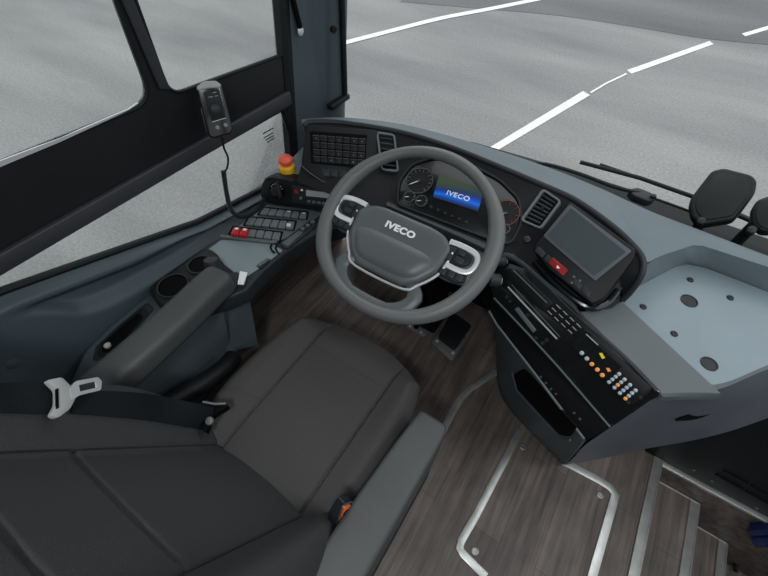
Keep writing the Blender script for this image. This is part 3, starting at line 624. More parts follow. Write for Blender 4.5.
# ------------------------------------------------------------------ steering wheel
t_ = math.radians(29.3); W0 = V((0,0,.79)); WU = V((1,0,0)); WV = V((0,math.cos(t_),math.sin(t_))); WN = WU.cross(WV)
def W(u, v, n=0): return W0+WU*u+WV*v+WN*n
Wh = thing('steering_wheel', W0, 'grey leather steering wheel with IVECO hub and silver-framed thumb buttons', 'steering wheel')
pts = []; rr = []; n = 120
for i in range(n):
    a = 2*math.pi*i/n; s = math.sin(a); c = math.cos(a)
    r = .2185
    u, v = r*c, r*s
    if s < 0: v *= 1-.045*(-s)**3
    k = .0150+.0050*max(0, math.cos(a-math.radians(22)))**10+.0050*max(0, math.cos(a-math.radians(158)))**10-.0015*max(0, math.cos(a-math.radians(48)))**30-.0015*max(0, math.cos(a-math.radians(132)))**30+.005*max(0, math.cos(a-math.radians(-28)))**6+.005*max(0, math.cos(a-math.radians(208)))**6+.002*max(0,-s)**4
    pts.append(W(u, v)); rr.append(k)
MB().tube(pts, rr, 18, closed=True, nrm=WN).build('rim', 'wheel', Wh)
cxm = -.010
cxm = -.006
hubp = [(-.134,.006),(-.104,.030),(-.07,.036),(.07,.036),(.104,.030),(.134,.006),(.128,-.060),(.098,-.102),(.066,-.126),(-.066,-.126),(-.098,-.102),(-.128,-.060)]
hb = arc2([(u+cxm, v) for u, v in hubp], .012, 5)
MB().prism([W(u,v,.0) for u, v in hb], -WN*.045).build('hub_back', 'dark', Wh, bevel=.006)
hub = MB(); rings = []
for sc, h in ((1.0,-.012),(1.0,.000),(.99,.006),(.965,.010),(.90,.0125),(.7,.0135),(.4,.0142),(.1,.0145)):
    rings.append([W(cxm+(u-cxm)*sc, -.043+(v+.043)*sc, h) for u, v in hb])
L_ = len(hb); vs = [p for r in rings for p in r]
fs = [[k*L_+i, k*L_+(i+1) % L_, (k+1)*L_+(i+1) % L_, (k+1)*L_+i] for k in range(len(rings)-1) for i in range(L_)]+[[(len(rings)-1)*L_+i for i in range(L_)]]
hub.add(vs, fs); hub.build('hub_cover', 'hub', Wh, ang=60)
MB().grid(loft([[W(cxm+u,v,h) for u,v,h in l] for l in (
  ((-.118,-.036,.006),(-.095,-.032,.0125),(-.04,-.030,.0145),(.04,-.030,.0145),(.095,-.032,.0125),(.118,-.036,.006)),
  ((-.114,-.052,.010),(-.088,-.052,.019),(-.04,-.052,.0215),(.04,-.052,.0215),(.088,-.052,.019),(.114,-.052,.010)),
  ((-.100,-.086,.008),(-.074,-.090,.018),(-.035,-.092,.0205),(.035,-.092,.0205),(.074,-.090,.018),(.100,-.086,.008)),
  ((-.086,-.104,.004),(-.062,-.113,.008),(-.03,-.115,.009),(.03,-.115,.009),(.062,-.113,.008),(.086,-.104,.004)))], 30, 8), -WN*.004).build('hub_chin', 'hub', Wh, ang=70)
low_ = [(u+cxm, v) for u, v in ((-.137,.008),(-.138,-.02),(-.131,-.062),(-.101,-.105),(-.068,-.130),(.068,-.130),(.101,-.105),(.131,-.062),(.138,-.02),(.137,.008))]
MB().tube(cat([W(u,v,.002) for u, v in low_], 6), .0034, 8).build('hub_trim', 'bright', Wh)
text('hub_lettering', 'IVECO', .0225, W(-.008,-.004,.0150), WU, WV, WN, 'white', Wh, .0008, .0009, 1.22)
for s in (-1, 1):
    f = lambda u, v, h=0: W(cxm+s*u, v, h)
    MB().prism([f(u,v,-.002) for u, v in arc2([(.115,.030),(.165,.030),(.205,.022),(.217,-.01),(.212,-.055),(.150,-.066),(.105,-.060)], .01)], -WN*.022).build('spoke', 'hub', Wh, bevel=.005)
    MB().tube(cat([f(u,v,.003) for u, v in ((.120,.022),(.150,.024),(.182,.021),(.196,.012),(.200,-.006),(.192,-.026),(.172,-.033),(.136,-.032))], 5), .0072, 8, flat=.5, nrm=WN).build('spoke_trim', 'bright', Wh)
    MB().prism([f(u,v,.004) for u, v in arc2([(.122,.019),(.165,.018),(.185,.008),(.187,-.008),(.176,-.021),(.125,-.027)], .006)], -WN*.008).build('button_pad', 'dark', Wh, bevel=.002)
    for a, b2 in (((.128,.013),(.143,.001)),((.150,.013),(.168,.001)),((.128,-.004),(.143,-.021)),((.150,-.004),(.172,-.018))):
        MB().prism([f(a[0],a[1],.0065), f(b2[0],a[1],.0065), f(b2[0],b2[1],.0065), f(a[0],b2[1],.0065)], -WN*.004).build('thumb_button', 'darkg', Wh, bevel=.0012)
    MB().prism([f(u,v,.004) for u, v in arc2([(.128,-.040),(.172,-.037),(.192,-.030),(.197,-.052),(.178,-.062),(.128,-.062)], .006)], -WN*.008).build('button_pad', 'dark', Wh, bevel=.002)
    for k in range(3): MB().prism([f(u+.021*k,v+.001*k,.0065) for u, v in ((.131,-.044),(.147,-.043),(.147,-.058),(.131,-.058))], -WN*.004).build('thumb_button', 'darkg', Wh, bevel=.0015)
# lower U spoke
outer = [(-.098,-.098),(-.118,-.118),(-.126,-.135),(-.118,-.165),(-.095,-.190),(-.070,-.206),(-.03,-.211),(.03,-.211),(.070,-.206),(.095,-.190),(.118,-.165),(.126,-.135),(.118,-.118),(.098,-.098)]
inner = [(-.070,-.118),(-.084,-.132),(-.088,-.142),(-.080,-.156),(-.066,-.168),(-.050,-.176),(-.02,-.178),(.02,-.178),(.050,-.176),(.066,-.168),(.080,-.156),(.088,-.142),(.084,-.132),(.070,-.118)]
MB().grid([[W(cxm+u,v,.0) for u,v in outer], [W(cxm+u*.5+p*.5,v*.5+q*.5,.004) for (u,v),(p,q) in zip(outer,inner)], [W(cxm+u,v,-.002) for u,v in inner]], -WN*.016).build('lower_spoke', 'hub', Wh, bevel=.003)
# steering column + stalks
Co = thing('steering_column', W(0,0,-.1), 'black steering column shroud behind the wheel with control stalks', 'steering column')
MB().prism([W(u+cxm,v,-.04) for u,v in arc2([(-.075,.045),(.075,.045),(.085,-.05),(.05,-.10),(-.05,-.10),(-.085,-.05)], .03)], -WN*.20+V((0,.06,0))).build('shroud', 'dark', Co, bevel=.01)
MB().prism([(cxm-.05,.06,.60),(cxm+.05,.06,.60),(cxm+.05,.20,.60),(cxm-.05,.20,.60)], (0,.16,-.55)).build('column_post', 'black', Co, bevel=.01)
def stalk(a, b, r=.007, knob=.015, nm='stalk'):
    d = (b-a).normalized(); s = MB().tube([a, b], r, 10).build(nm, 'dark', Co)
    MB().lathe(b-d*.03, d, [(r,0),(knob,.006),(knob,.026),(knob*.8,.032),(knob*.35,.033),(.001,.033)], 20).build('stalk_knob', 'darkg', s)
    MB().lathe(b+d*.003, d, [(knob*.55,0),(knob*.5,.0015),(.001,.0015)], 14).build('stalk_symbol', 'lgrey', s)
stalk(W(.06,-.01,-.08), P(505,261,z=.70)); stalk(W(.06,-.04,-.10), P(500,281,z=.68), knob=.018)
MB().prism([P(x,y,z=.72) for x,y in ((471,252),(478,246),(490,251),(484,260))], (0,0,-.03)).build('column_switch', 'darkg', Co, bevel=.003)

# ------------------------------------------------------------------ LEFT CONSOLE
CZ = .625
Cn = thing('side_console', P(240,250,z=0), 'low grey side console with switches, shelf and cup holders left of the seat', 'console')
cq = [(147,290),(152,283),(206,245),(222,236),(266,205),(272,203),(352,216),(345,226),(315,234),(283,254),(262,272),(246,290),(222,300),(180,312),(160,308)]
MB().prism([P(x,y,z=CZ) for x,y in arc2(cq, 4)], (0,0,-.055)).build('console_body', 'darkg', Cn, bevel=.007, seg=3)
kp2 = Pl(P(200,250,z=CZ+.001), P(262,268,z=CZ+.001), P(300,210,z=CZ+.001))
MB().pp(kp2, arc2([(222,239),(273,244),(283,250),(262,266),(247,276),(228,280),(206,262),(196,258)], 2), .002, .003).build('shelf', 'console', Cn, bevel=.0015)
MB().tube([kp2(x,y,.004) for x,y in ((221,236.5),(250,240),(272,242.5),(277,241))], .0065, 10).build('divider_ridge', 'band', Cn)
MB().pp(kp2, arc2([(268,204.5),(311,209.5),(322,213),(288,237),(277,241),(226,235.5)], 2), .003, .004).build('switch_field', 'band', Cn, bevel=.002)
rows3 = (((263.5,207),(307.5,212),(306,218.8),(258.5,213.8)), ((249.5,216.6),(295.5,221),(293,229.3),(244.5,224.4)), ((233.5,226.4),(281.5,232),(279,240.2),(229.5,233.8)))
for k, q in enumerate(rows3):
    a,b,c,d = q; MB().pp(kp2, [q4(*q,-.03,-.1), q4(*q,1.03,-.1), q4(*q,1.03,1.1), q4(*q,-.03,1.1)], .006, .005).build('switch_frame', 'black', Cn, bevel=.0015)
    cells(kp2, q, 6, 1, .06, .013, .008, 'rocker_switch', 'switch', Cn, bevel=.0018, skip=((0,0),(1,0)) if k == 2 else (), gv=.06)
for k in range(2):
    a,b,c,d = rows3[2]; u0 = k/6+.01; u1 = (k+1)/6-.01
    g = MB().pp(kp2, [q4(*rows3[2],u0,.02), q4(*rows3[2],u1,.02), q4(*rows3[2],u1,.98), q4(*rows3[2],u0,.98)], .022, .018).build('guarded_switch', 'red', Cn, bevel=.003)
    MB().pp(kp2, [q4(*rows3[2],u0+.04,.1), q4(*rows3[2],u1-.04,.1), q4(*rows3[2],u1-.04,.32), q4(*rows3[2],u0+.04,.32)], .0228, .001).build('guard_print', 'white', g)
MB().pp(kp2, [(287,223.2),(291,223.6),(290.5,226.6),(286.3,226)], .0138, .001).build('switch_mark', 'print', Cn)
for i, j in ((3,0),(5,0)):
    c = q4(*rows3[0],(i+.55)/6,.2); MB().pp(kp2, [(c[0]-1.4,c[1]-.5),(c[0]+1.4,c[1]-.2),(c[0]+1.2,c[1]+.6),(c[0]-1.6,c[1]+.3)], .0138, .001).build('switch_mark', 'print', Cn)
MB().pp(kp2, arc2([(279,243),(311,219),(317,220),(319,223),(289,248),(284,248)], 2), .004, .004).build('side_strip', 'darkg', Cn, bevel=.0015)
MB().pp(kp2, [(281.5,243),(299,230),(303.5,231.5),(288,246)], .0055, .002).build('strip_lid', 'band', Cn, bevel=.001)
for x,y in ((302.5,228),(307.5,224.8),(312.5,221.2)): MB().pp(kp2, [(x-2.5,y-.2),(x+.5,y-1.8),(x+2.8,y-.4),(x-.3,y+1.6)], .013, .010).build('strip_button', 'switch', Cn, bevel=.0015)
for o_ in (0, 5): MB().tube([kp2(x+o_,y+o_*.2,.006) for x,y in ((272,244),(270.5,247),(272,250.5),(274.5,253))], .0028, 6).build('cable_rib', 'black', Cn)
MB().pp(kp2, arc2([(256,265.5),(267,258),(270.5,259.5),(260,268)], 1), .006, .003).build('latch', 'darkg', Cn, bevel=.001)
MB().pp(kp2, [(257.5,265.3),(267,259),(268.5,259.7),(259,266.4)], .0068, .001).build('latch_inset', 'switch', Cn)
# cup holder bin
MB().pp(kp2, arc2([(149,289),(156,281),(206,247),(216,252),(222,262),(236,273),(226,288),(190,306),(160,306)], 5), .012, .02).build('cup_holder_tray', 'dark', Cn, bevel=.005)
for x,y,r_ in ((173,286,.040),(200,265,.033)):
    c = kp2(x,y,.0125); MB().lathe(c, (0,0,1), [(r_,-.002),(r_,.003),(r_*.92,.003),(r_*.9,.0005),(.001,.0005)], 30).build('cup_holder', 'black', Cn)  # flat disc, near black for the shade inside the cup hole
    MB().tube([c+V((r_*math.cos(a), r_*math.sin(a), .002)) for a in [2*math.pi*i/30 for i in range(30)]], .003, 8, closed=True).build('cup_ring', 'darkg', Cn)
MB().pp(kp2, [(240,271),(247.5,272.5),(243.5,284.5),(237.5,284)], .014, .002).build('white_label', 'white', Cn)
MB().pp(kp2, arc2([(228,273),(238,271),(236,287),(224,286)], 2), .016, .012).build('pad', 'darkg', Cn, bevel=.003)
# rear bin, lower
RB = .60
rb = MB().prism([P(x,y,z=RB) for x,y in arc2([(150,293),(158,302),(165,312),(110,380),(70,382),(84,352),(110,326)], 4)], (0,0,-.10)).build('rear_bin', 'blue', Cn, bevel=.006, seg=3)
rpl = Pl(V((0,0,RB)), V((1,0,RB)), V((0,1,RB)))
for k, (h, mt) in enumerate(((.004,'darkg'),(.007,'dark'),(.009,'black'))):
    s_ = 1-.16*k; cx_, cy_ = 121, 335
    MB().pp(rpl, arc2([(cx_+(x-cx_)*s_, cy_+(y-cy_)*s_) for x,y in ((147,302),(154,308),(110,360),(92,360),(96,346),(120,324))], 3), h, .004).build('bin_step', mt, Cn, bevel=.001)
MB().lathe(rpl(108,346,.009), (0,0,1), [(.008,0),(.008,.005),(.004,.006),(.001,.003)], 14).build('bin_socket', 'lgrey', Cn)
# console lower skirts
MB().grid(loft([[P(x,y,z=z) for x,y,z in l] for l in (((222,303,.56),(236,297,.57),(248,290,.57)),((222,330,.40),(238,318,.42),(252,312,.40)),((222,362,.2),(240,350,.22),(258,345,.2)))], 10, 4), (-.02,.01,0)).build('console_foot', 'skirt', Cn)
MB().grid(loft([[P(x,y,z=z) for x,y,z in l] for l in (((118,395,.58),(178,340,.58),(205,315,.58),(223,311,.57)),((130,400,.45),(180,362,.45),(208,335,.45),(226,326,.45)),((150,420,.2),(190,395,.2),(218,368,.2),(232,352,.2)))], 14, 4), (-.02,0,0)).build('skirt_panel', 'skirt', Cn)
MB().tube(cat([P(x,y,z=.583) for x,y in ((150,368),(178,340),(205,315),(220,310))], 5), .004, 8).build('skirt_edge', 'switch', Cn)

# ------------------------------------------------------------------ DRIVER SEAT
Se = thing('driver_seat', (0,-.4,0), 'charcoal fabric driver seat with padded armrests and side bolsters', 'seat')
def groove(x, c, w=.0035, d=.009): return -d*math.exp(-((x-c)/w)**2)
def cush(u, v):
    x = u-.035; y = v-.440
    h = .022*sst(.10,.17,x-.0)+.024*sst(-.155,-.215,x)
    h += groove(x,.105)+groove(x,-.155)
    if -.155 < x < .105: h += groove(y,-.245,.0035,.0025)+.006*(1-((x+.025)/.13)**2)
    h -= .028*sst(-.22,-.12,y)+.012*sst(-.5,-.64,y)
    if x < -.155: h += groove(y, -.46+(x+.155)*.3,.005,.004)
    return h
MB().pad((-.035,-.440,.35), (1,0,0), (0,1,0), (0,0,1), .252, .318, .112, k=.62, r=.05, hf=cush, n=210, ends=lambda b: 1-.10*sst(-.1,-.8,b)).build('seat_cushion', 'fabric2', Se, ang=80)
bd = V((0,-.36,.93)).normalized(); bn = V((1,0,0)).cross(bd)
if bn.y < 0: bn = -bn
BO = V((-.035,-.592,.42))
def back(u, v):   # v along height from centre
    x = u-.035; s = v+.40
    h = .05*sst(.10,.19,x)+.055*sst(-.14,-.25,x)+.020*sst(-.16,-.24,x)*math.exp(-((s-.30)/.13)**2)
    h += groove(x,.115,.0035,.010)+groove(x,-.165,.0035,.010)
    if -.165 < x < .115:
        bow = .02*(1-((x+.025)/.14)**2)
        for c in (.43,.585): h += groove(s, c+bow,.0035,.008)
        h += .010*(1-((x+.025)/.14)**2)
    return h
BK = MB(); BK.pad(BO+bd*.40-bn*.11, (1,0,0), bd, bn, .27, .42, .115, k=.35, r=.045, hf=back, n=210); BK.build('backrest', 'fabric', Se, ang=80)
# base and pedestal
MB().box((-.25,-.62,.22), (.17,-.18,.36)).build('seat_frame', 'dark', Se, bevel=.03, seg=3)
MB().box((-.18,-.55,0), (.12,-.22,.24)).build('pedestal', 'black', Se, bevel=.02, seg=3)
MB().tube(cat([P(x,y,z=z) for x,y,z in ((150,415,.46),(176,398,.44),(200,385,.42),(224,368,.40),(233,358,.38))], 5), .028, 14).build('side_valance', 'dark', Se)
# left armrest
ar = MB(); az = .70
la = [P(x,y,z=z) for x,y,z in ((205,262,.695),(229,281,.695),(216,291,.70),(184,315,.705),(150,346,.70),(126,378,.68),(75,378,.68),(120,341,.70),(173,296,.705))]
cl_ = [P(x,y,z=z)-V((0,0,.034)) for x,y,z in ((221,268,.695),(202,284,.70),(180,305,.705),(150,332,.705),(120,358,.70),(94,380,.69),(62,408,.68))]
def bar(path, hw, th, side, n=14, k=2.6):
    R = []; path = cat(path, 6); N = len(path)
    for i, p in enumerate(path):
        t = (path[min(N-1,i+1)]-path[max(0,i-1)]).normalized(); s = t.cross(V((0,0,1))).normalized(); u = s.cross(t)
        e = min(1, (i+.6)/2.5); e = math.sqrt(max(0.03, 1-(1-e)**2)) if e < 1 else 1
        ring = []
        for j in range(24):
            a = 2*math.pi*j/24; cx, sy = math.cos(a), math.sin(a); m = (abs(cx)**k+abs(sy)**k)**(-1/k)
            ring.append(p+s*cx*m*hw*e+u*sy*m*th*e)
        R.append(ring)
    b = MB(); L = 24; b.add([p for r in R for p in r], [[i*L+j, i*L+(j+1) % L, (i+1)*L+(j+1) % L, (i+1)*L+j] for i in range(N-1) for j in range(L)]+[list(range(L))[::-1], [(N-1)*L+j for j in range(L)]])
    return b
bar(cl_, .041, .035, None, k=5).build('armrest', 'arm', Se, ang=70)
MB().lathe(P(206,268,z=.70)+V((-.015,.02,-.045)), (-.2,.3,1), [(.020,0),(.020,.03),(.018,.038),(.001,.04)], 18).build('adjuster_knob', 'darkg', Se)
# right armrest / side console
ra = [P(421,408,z=.545),P(448,425,z=.545),P(444,437,z=.545),P(384,545,z=.545),P(362,585,z=.545),P(335,620,z=.545),P(296,590,z=.56),P(325,541,z=.555),P(362,487,z=.55),P(396,440,z=.547)]
ras = MB().prism(ra, (0,0,-.17)); ras.build('side_armrest', 'arm', Se, bevel=.011, seg=4)
MB().prism([p+(V((.24,-.45,0))-V((p.x,p.y,0)))*.06 for p in [V((q.x,q.y,.376)) for q in ra]], (0,0,-.20)).build('side_skirt', 'dark', Se, bevel=.01)
# buckle
bp0 = P(345,513,z=.50)
Bk = MB().pp(Pl(P(345,513,z=.515), P(356,500,z=.515), P(335,528,z=.47)), arc2([(330,545),(336,520),(347,503),(356,503),(354,517),(342,536),(338,548)], 3), .0, .022).build('belt_buckle', 'darkg', Se, bevel=.004)
bpl = Pl(P(345,513,z=.515), P(356,500,z=.515), P(335,528,z=.47))
MB().pp(bpl, arc2([(344.5,508),(350.5,504.5),(352,509),(344,523),(339,522)], 1.5), .003, .005).build('release_button', 'orange', Bk, bevel=.0015)
MB().pp(bpl, [(343,514),(347.5,509),(348.3,511),(344,517)], .0036, .001).build('release_arrow', 'dark', Bk)
MB().tube([bpl(x,y,.002) for x,y in arc2([(342.5,506),(352,501.5),(354.5,508),(344.5,526),(336.5,524)], 2)], .0012, 6, closed=True).build('buckle_edge', 'band', Bk)

# ------------------------------------------------------------------ SEAT BELT
Sb = thing('seat_belt', P(150,400,z=.6), 'black seat belt with silver-grey tongue lying across the backrest side bolster', 'seat belt')
from mathutils.bvhtree import BVHTree
bvh = BVHTree.FromPolygons([tuple(v) for v in BK.v], BK.f)
def drape(px, py, h=.006):
    d = ray(px, py).normalized(); loc, n, k, dist = bvh.ray_cast(CAM, d)
    return None if loc is None else CAM+d*(dist-h)
def smooth(ps, k=3):
    for _ in range(k): ps = [ps[0]]+[(ps[i-1]+ps[i]*2+ps[i+1])/4 for i in range(1, len(ps)-1)]+[ps[-1]]
    return ps
def bandm(top, bot, end=None, h=.010, nm='webbing'):
    def line(l):
        l2 = resample(cat([(x,y,0) for x,y in l],6), 30); out = []
        for q in l2:
            p = drape(q.x, q.y, h)
            out.append(p)
        known = [i for i, p in enumerate(out) if p is not None]
        for i, p in enumerate(out):
            if p is None:
                k = min(known, key=lambda a: abs(a-i)); t = (out[k]-CAM).dot(FW); z = ray(l2[i].x, l2[i].y); out[i] = CAM+z*(t+.0015*abs(i-k)*4)
        return out
    T = smooth(line(top)); B = smooth(line(bot)); n = (B[0]-T[0]).cross(T[5]-T[0]).normalized()
    if n.dot(CAM-T[5]) < 0: n = -n
    MB().grid([T,[a.lerp(b,.5)+n*.003 for a,b in zip(T,B)],B], -n*.002).build(nm, 'belt', Sb)
bandm([(-150,380),(-70,382),(0,382),(58,383)], [(-150,408),(-70,410),(0,412),(58,414)], h=.010)
bandm([(72,391),(110,391),(150,394),(190,402),(214,407)], [(72,413),(110,416),(150,420),(190,427),(208,431)])
t1, t2, t3 = drape(58,398,.028), drape(90,396,.026), drape(60,412,.026)
tp = Pl(t1, t2, t3)
tg = MB().pp(tp, arc2([(47,380),(62,377),(71,386),(76,398),(70,409),(58,418),(51,415),(57,404),(57,390)], 3), .008, .008).build('tongue', 'lgrey', Sb, bevel=.002)
blade = plate('tongue_blade', arc2([(70,388),(76,381),(98,377),(102,381),(101,390),(80,395),(72,400)], 2), [arc2([(79,385),(96,381),(97,387.5),(80,391.5)], 1)], -.003, lambda u,v,h: tp(u,v,.009)+tp.n*h, 'bright', parent=tg)
MB().pp(tp, [(56,389),(58.5,388),(59,408),(56.5,409)], .0095, .002).build('tongue_slot', 'black', tg)
MB().prism([P(x,y,z=.55) for x,y in arc2([(204,404),(226,402),(228,406),(212,416),(206,432),(200,428)], 2)], (0,0,-.02)).build('belt_anchor', 'black', Sb, bevel=.003)
MB().lathe(P(210,421,z=.556), (0,-.3,1), [(.010,0),(.009,.005),(.004,.006),(.001,.006)], 14).build('anchor_bolt', 'steel', Sb)
MB().tube([P(203,402,z=.57),P(215,404,z=.57),P(226,403.5,z=.565)], .003, 8).build('anchor_edge', 'switch', Sb)

# ------------------------------------------------------------------ handset and cable
hc = P(214,111,x=-.565); hn = V((.80,-.45,.40)).normalized(); hu = (RT-hn*RT.dot(hn)).normalized()
hp = Pl(hc, hc+hu, hc+hn.cross(hu))
Hs = thing('handset', hc, 'black handheld microphone with coiled cord clipped to the window ledge', 'microphone')
MB().pp(hp, arc2([(196,87),(204,82),(217,81),(222,86),(233,130),(231,134),(213,139),(208,136)], 4), .022, .026).build('handset_body', 'gloss', Hs, bevel=.005, seg=3)
MB().pp(hp, arc2([(196.5,87),(203,81.5),(216,80.5),(221.5,85),(220,88),(208,88.5),(198,91)], 2.5), .0245, .014).build('top_cap', 'lgrey', Hs, bevel=.004)
MB().pp(hp, arc2([(203,92),(219,89.5),(226,118),(212,122)], 2), .0235, .002).build('front_grille', 'dark', Hs, bevel=.0008)
MB().lathe(hp(215.5,109,.0225), hp.n, [(.012,0),(.011,.003),(.005,.0045),(.001,.005)], 20).build('speaker_dome', 'darkg', Hs)
MB().tube([hp(212,122,.0235), hp(226,118,.0235)], .0008, 5).build('front_line', 'print', Hs)
for x,y in ((217.5,127.5),(225.5,125)): MB().lathe(hp(x,y,.0225), hp.n, [(.0052,0),(.005,.003),(.001,.004)], 14).build('handset_key', 'console', Hs)
for x,y,w in ((210,97,3),(214,92.5,2.5),(216,96,2)): MB().tube([hp(x-w/2,y+.3,.0238), hp(x+w,y-.4,.0238)], .0009, 5).build('handset_print', 'lgrey', Hs)
MB().pp(hp, arc2([(200,108),(206,106),(212,126),(212,137),(206,133)], 2), .020, .04).build('holder', 'rubber', Hs, bevel=.003)
thin = cat([P(x,y,x=xx) for x,y,xx in ((222,137,-.555),(224,148,-.553),(228,158,-.55),(227,168,-.55),(223,173,-.55))], 6)
MB().tube(thin, .0028, 8).build('thin_cord', 'rubber', Hs)
co_ = cat([P(x,y,x=xx) for x,y,xx in ((223.5,171,-.55),(225,183,-.55),(227,195,-.545),(230,207,-.54),(236,215,-.53),(246,216,-.52),(256,210,-.52),(262,203,-.525),(265,196,-.53))], 40)
MB().tube(co_, [.0062+.0014*math.sin(i*1.6) for i in range(len(co_))], 10).build('coiled_cord', 'darkg', Hs)

# ------------------------------------------------------------------ pedals
Pe = thing('accelerator_pedal', P(450,350,z=0), 'black accelerator pedal on a bolted metal floor plate under the steering wheel', 'pedal')
MB().prism([P(x,y,z=.008) for x,y in arc2([(431,342),(452,361),(466,340),(447,322)], 3)], (0,0,-.007)).build('mounting_plate', 'steel', Pe, bevel=.001)
MB().prism([P(x,y,z=.035) for x,y in arc2([(438,336),(455,349),(472,325),(452,311)], 3)], (0,0,-.022)).build('pedal_pad', 'rubber', Pe, bevel=.004)
for x,y in ((437,341),(453,353),(447,327),(461,337)): MB().lathe(P(x,y,z=.008), (0,0,1), [(.007,0),(.006,.004),(.001,.005)], 12).build('plate_bolt', 'bright', Pe)
Pb = thing('brake_pedal', P(414,322,z=0), 'black brake pedal with small floor bracket left of the accelerator', 'pedal')
MB().prism([P(x,y,z=.006) for x,y in arc2([(405,326),(424,337),(432,327),(416,318)], 3)], (0,0,-.005)).build('floor_bracket', 'steel', Pb, bevel=.001)
MB().prism([P(x,y,z=.10) for x,y in arc2([(405,312),(424,322),(438,305),(420,294)], 3)], (0,0,-.02)).build('pedal_pad', 'rubber', Pb, bevel=.004)
MB().tube([P(420,310,z=.08), P(416,328,z=.0)], .012, 10).build('pedal_arm', 'black', Pb)
for x,y in ((410,326),(421,332)): MB().lathe(P(x,y,z=.006), (0,0,1), [(.006,0),(.005,.004),(.001,.005)], 12).build('bracket_bolt', 'bright', Pb)

# ------------------------------------------------------------------ outside the windscreen
struct(MB().prism([P(x,y,z=.62) for x,y in ((470,140),(530,157),(600,178),(700,214),(800,248),(1000,330),(1000,352),(780,262),(690,232),(600,196),(530,172),(470,155))], (0,0,-1.3)).build('wall_front', 'rubber', bevel=.01), 'black bus front below the windscreen')
Wp = thing('windscreen_wiper', P(640,192,z=.68), 'black wiper with pivot bracket resting nearest the dash', 'wiper', 'wipers')
MB().tube(cat([P(x,y,z=z) for x,y,z in ((532,163,.70),(550,165,.71),(580,174,.71),(615,187,.70),(640,193,.69))], 5), .006, 8).build('wiper_arm', 'rubber', Wp)
MB().tube(cat([P(x,y,z=z) for x,y,z in ((545,163,.66),(600,181,.66),(650,197,.66),(694,213,.66),(720,224,.66))], 5), .004, 8).build('wiper_blade', 'rubber', Wp)
MB().prism([P(x,y,z=.695) for x,y in arc2([(629,189),(638,187),(653,193),(657,198),(650,201),(634,195)], 3)], (0,0,-.025)).build('pivot_bracket', 'darkg', Wp, bevel=.004)
MB().lathe(P(653,197,z=.697), (0,0,1), [(.009,0),(.008,.006),(.001,.008)], 14).build('pivot_nut', 'rubber', Wp)
Wq = thing('windscreen_wiper', P(700,200,z=.66), 'longer black wiper reaching behind the mirror arms farther from the dash', 'wiper', 'wipers')
MB().tube([P(x,y,z=.66) for x,y in ((580,162),(640,178),(694,197),(730,212),(768,228),(840,258))], .007, 8).build('wiper_arm', 'rubber', Wq)
MB().tube([P(x,y,z=.62) for x,y in ((600,164),(650,181),(694,197),(740,214),(800,240))], .004, 8).build('wiper_blade', 'darkg', Wq)
for x,y in ((655,197),): MB().lathe(P(x,y,z=.67), (0,0,1), [(.004,0),(.003,.006),(.001,.006)], 10).build('washer_jet', 'bright', Wq)
def mirror(out, foot, lab, top, y0):
    n = V((-.25,-.55,.80)).normalized(); c = P(out[0][0], out[0][1], y=y0); pl = Pl(c, c+n.orthogonal(), c+n.cross(n.orthogonal()))
    T = thing('front_mirror', P(foot[0][0], foot[0][1], y=y0), lab, 'mirror', 'mirrors outside the windscreen')
    MB().pp(pl, arc2(out, 4, 6), 0, .035).build('mirror_head', 'rubber', T, bevel=.010, seg=4)
    ins = [(sum(p[0] for p in out)/len(out)*.18+x*.82, sum(p[1] for p in out)/len(out)*.18+y*.82) for x, y in out]
    MB().pp(pl, arc2(ins, 6, 6), .003, .006).build('head_cover', 'rubber', T, bevel=.002)
    MB().tube([pl(*foot[0],-.02), P(*foot[1], y=y0-.01)], .014, 12).build('mirror_arm', 'rubber', T)
    MB().lathe(pl(*foot[2],.0), pl.n, [(.010,-.01),(.010,.012),(.007,.014),(.001,.014)], 14).build('arm_joint', 'darkg', T)
mirror([(689,206),(691,197),(712,170),(724,167),(752,174),(758,180),(756,192),(742,211),(734,220),(703,225),(692,218)], ((702,218),(694,236),(701,222)), 'black round-cornered mirror head left of the other, seen from behind', 0, .60)
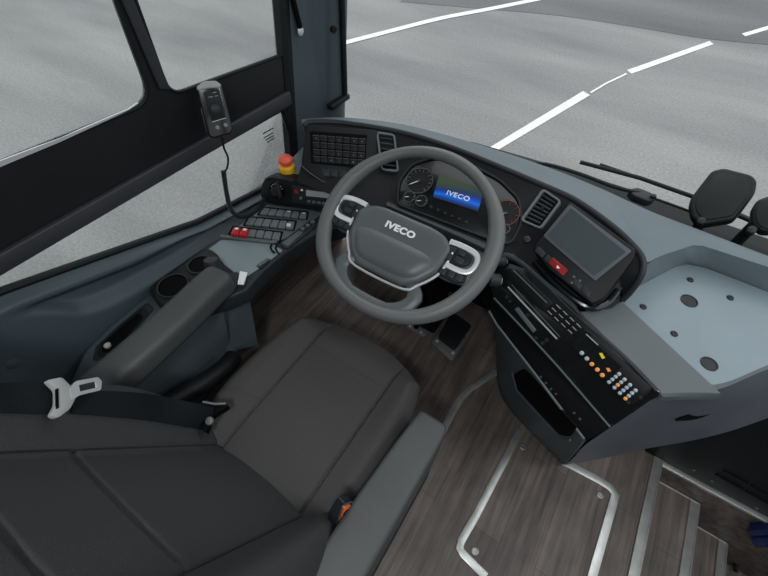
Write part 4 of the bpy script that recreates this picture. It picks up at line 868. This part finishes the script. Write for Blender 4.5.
mirror([(752,208),(758,199),(775,193),(800,200),(806,216),(785,232),(762,232),(752,224)], ((757,222),(735,244),(751,231)), 'black mirror head at the far right edge of the windscreen', 0, .60)

# ------------------------------------------------------------------ light
w = bpy.data.worlds.new('sky'); bpy.context.scene.world = w; w.use_nodes = True; nt = w.node_tree; bg = nt.nodes['Background']
bg.inputs[1].default_value = 1.05
tc = nt.nodes.new('ShaderNodeTexCoord'); sx = nt.nodes.new('ShaderNodeSeparateXYZ'); nt.links.new(tc.outputs['Generated'], sx.inputs[0])
cr = nt.nodes.new('ShaderNodeValToRGB'); cr.color_ramp.elements[0].position = .0; cr.color_ramp.elements[0].color = (.55,.58,.62,1); cr.color_ramp.elements[1].position = .9; cr.color_ramp.elements[1].color = (1.45,1.48,1.52,1)
nt.links.new(sx.outputs[2], cr.inputs[0]); nt.links.new(cr.outputs[0], bg.inputs[0])
sl = bpy.data.lights.new('sun', 'SUN'); sl.energy = .6; sl.angle = math.radians(20); sl.color = (1,.98,.95); so = bpy.data.objects.new('sun', sl); C.objects.link(so); so.rotation_euler = (math.radians(-38), math.radians(-25), 0)
for nm, loc, sz, e in (('entrance_fill_light', (1.1,-.1,1.93), (.3,.3), 7), ('cab_fill_light', (.45,-1.0,1.93), (.20,.15), 13)):  # unseen area lights, added to fill the cab
    al = bpy.data.lights.new(nm, 'AREA'); al.shape = 'RECTANGLE'; al.size, al.size_y = sz; al.energy = e; al.color = (.95,.98,1.0)
    ao = bpy.data.objects.new(nm, al); C.objects.link(ao); ao.location = loc
# ------------------------------------------------------------------ camera
cd = bpy.data.cameras.new('camera'); cd.sensor_fit = 'HORIZONTAL'; cd.sensor_width = 36; cd.lens = FP*36/768; cd.clip_start = .02
co = bpy.data.objects.new('camera', cd); C.objects.link(co)
mw = Matrix((RT, UP, -FW)).transposed().to_4x4(); mw.translation = CAM; co.matrix_world = mw
s = bpy.context.scene; s.camera = co
s.view_settings.view_transform = 'Standard'; s.view_settings.look = 'None'; s.view_settings.gamma = 1; s.view_settings.exposure = 0
for o in bpy.data.objects:
    if 'wloc' in o: del o['wloc']
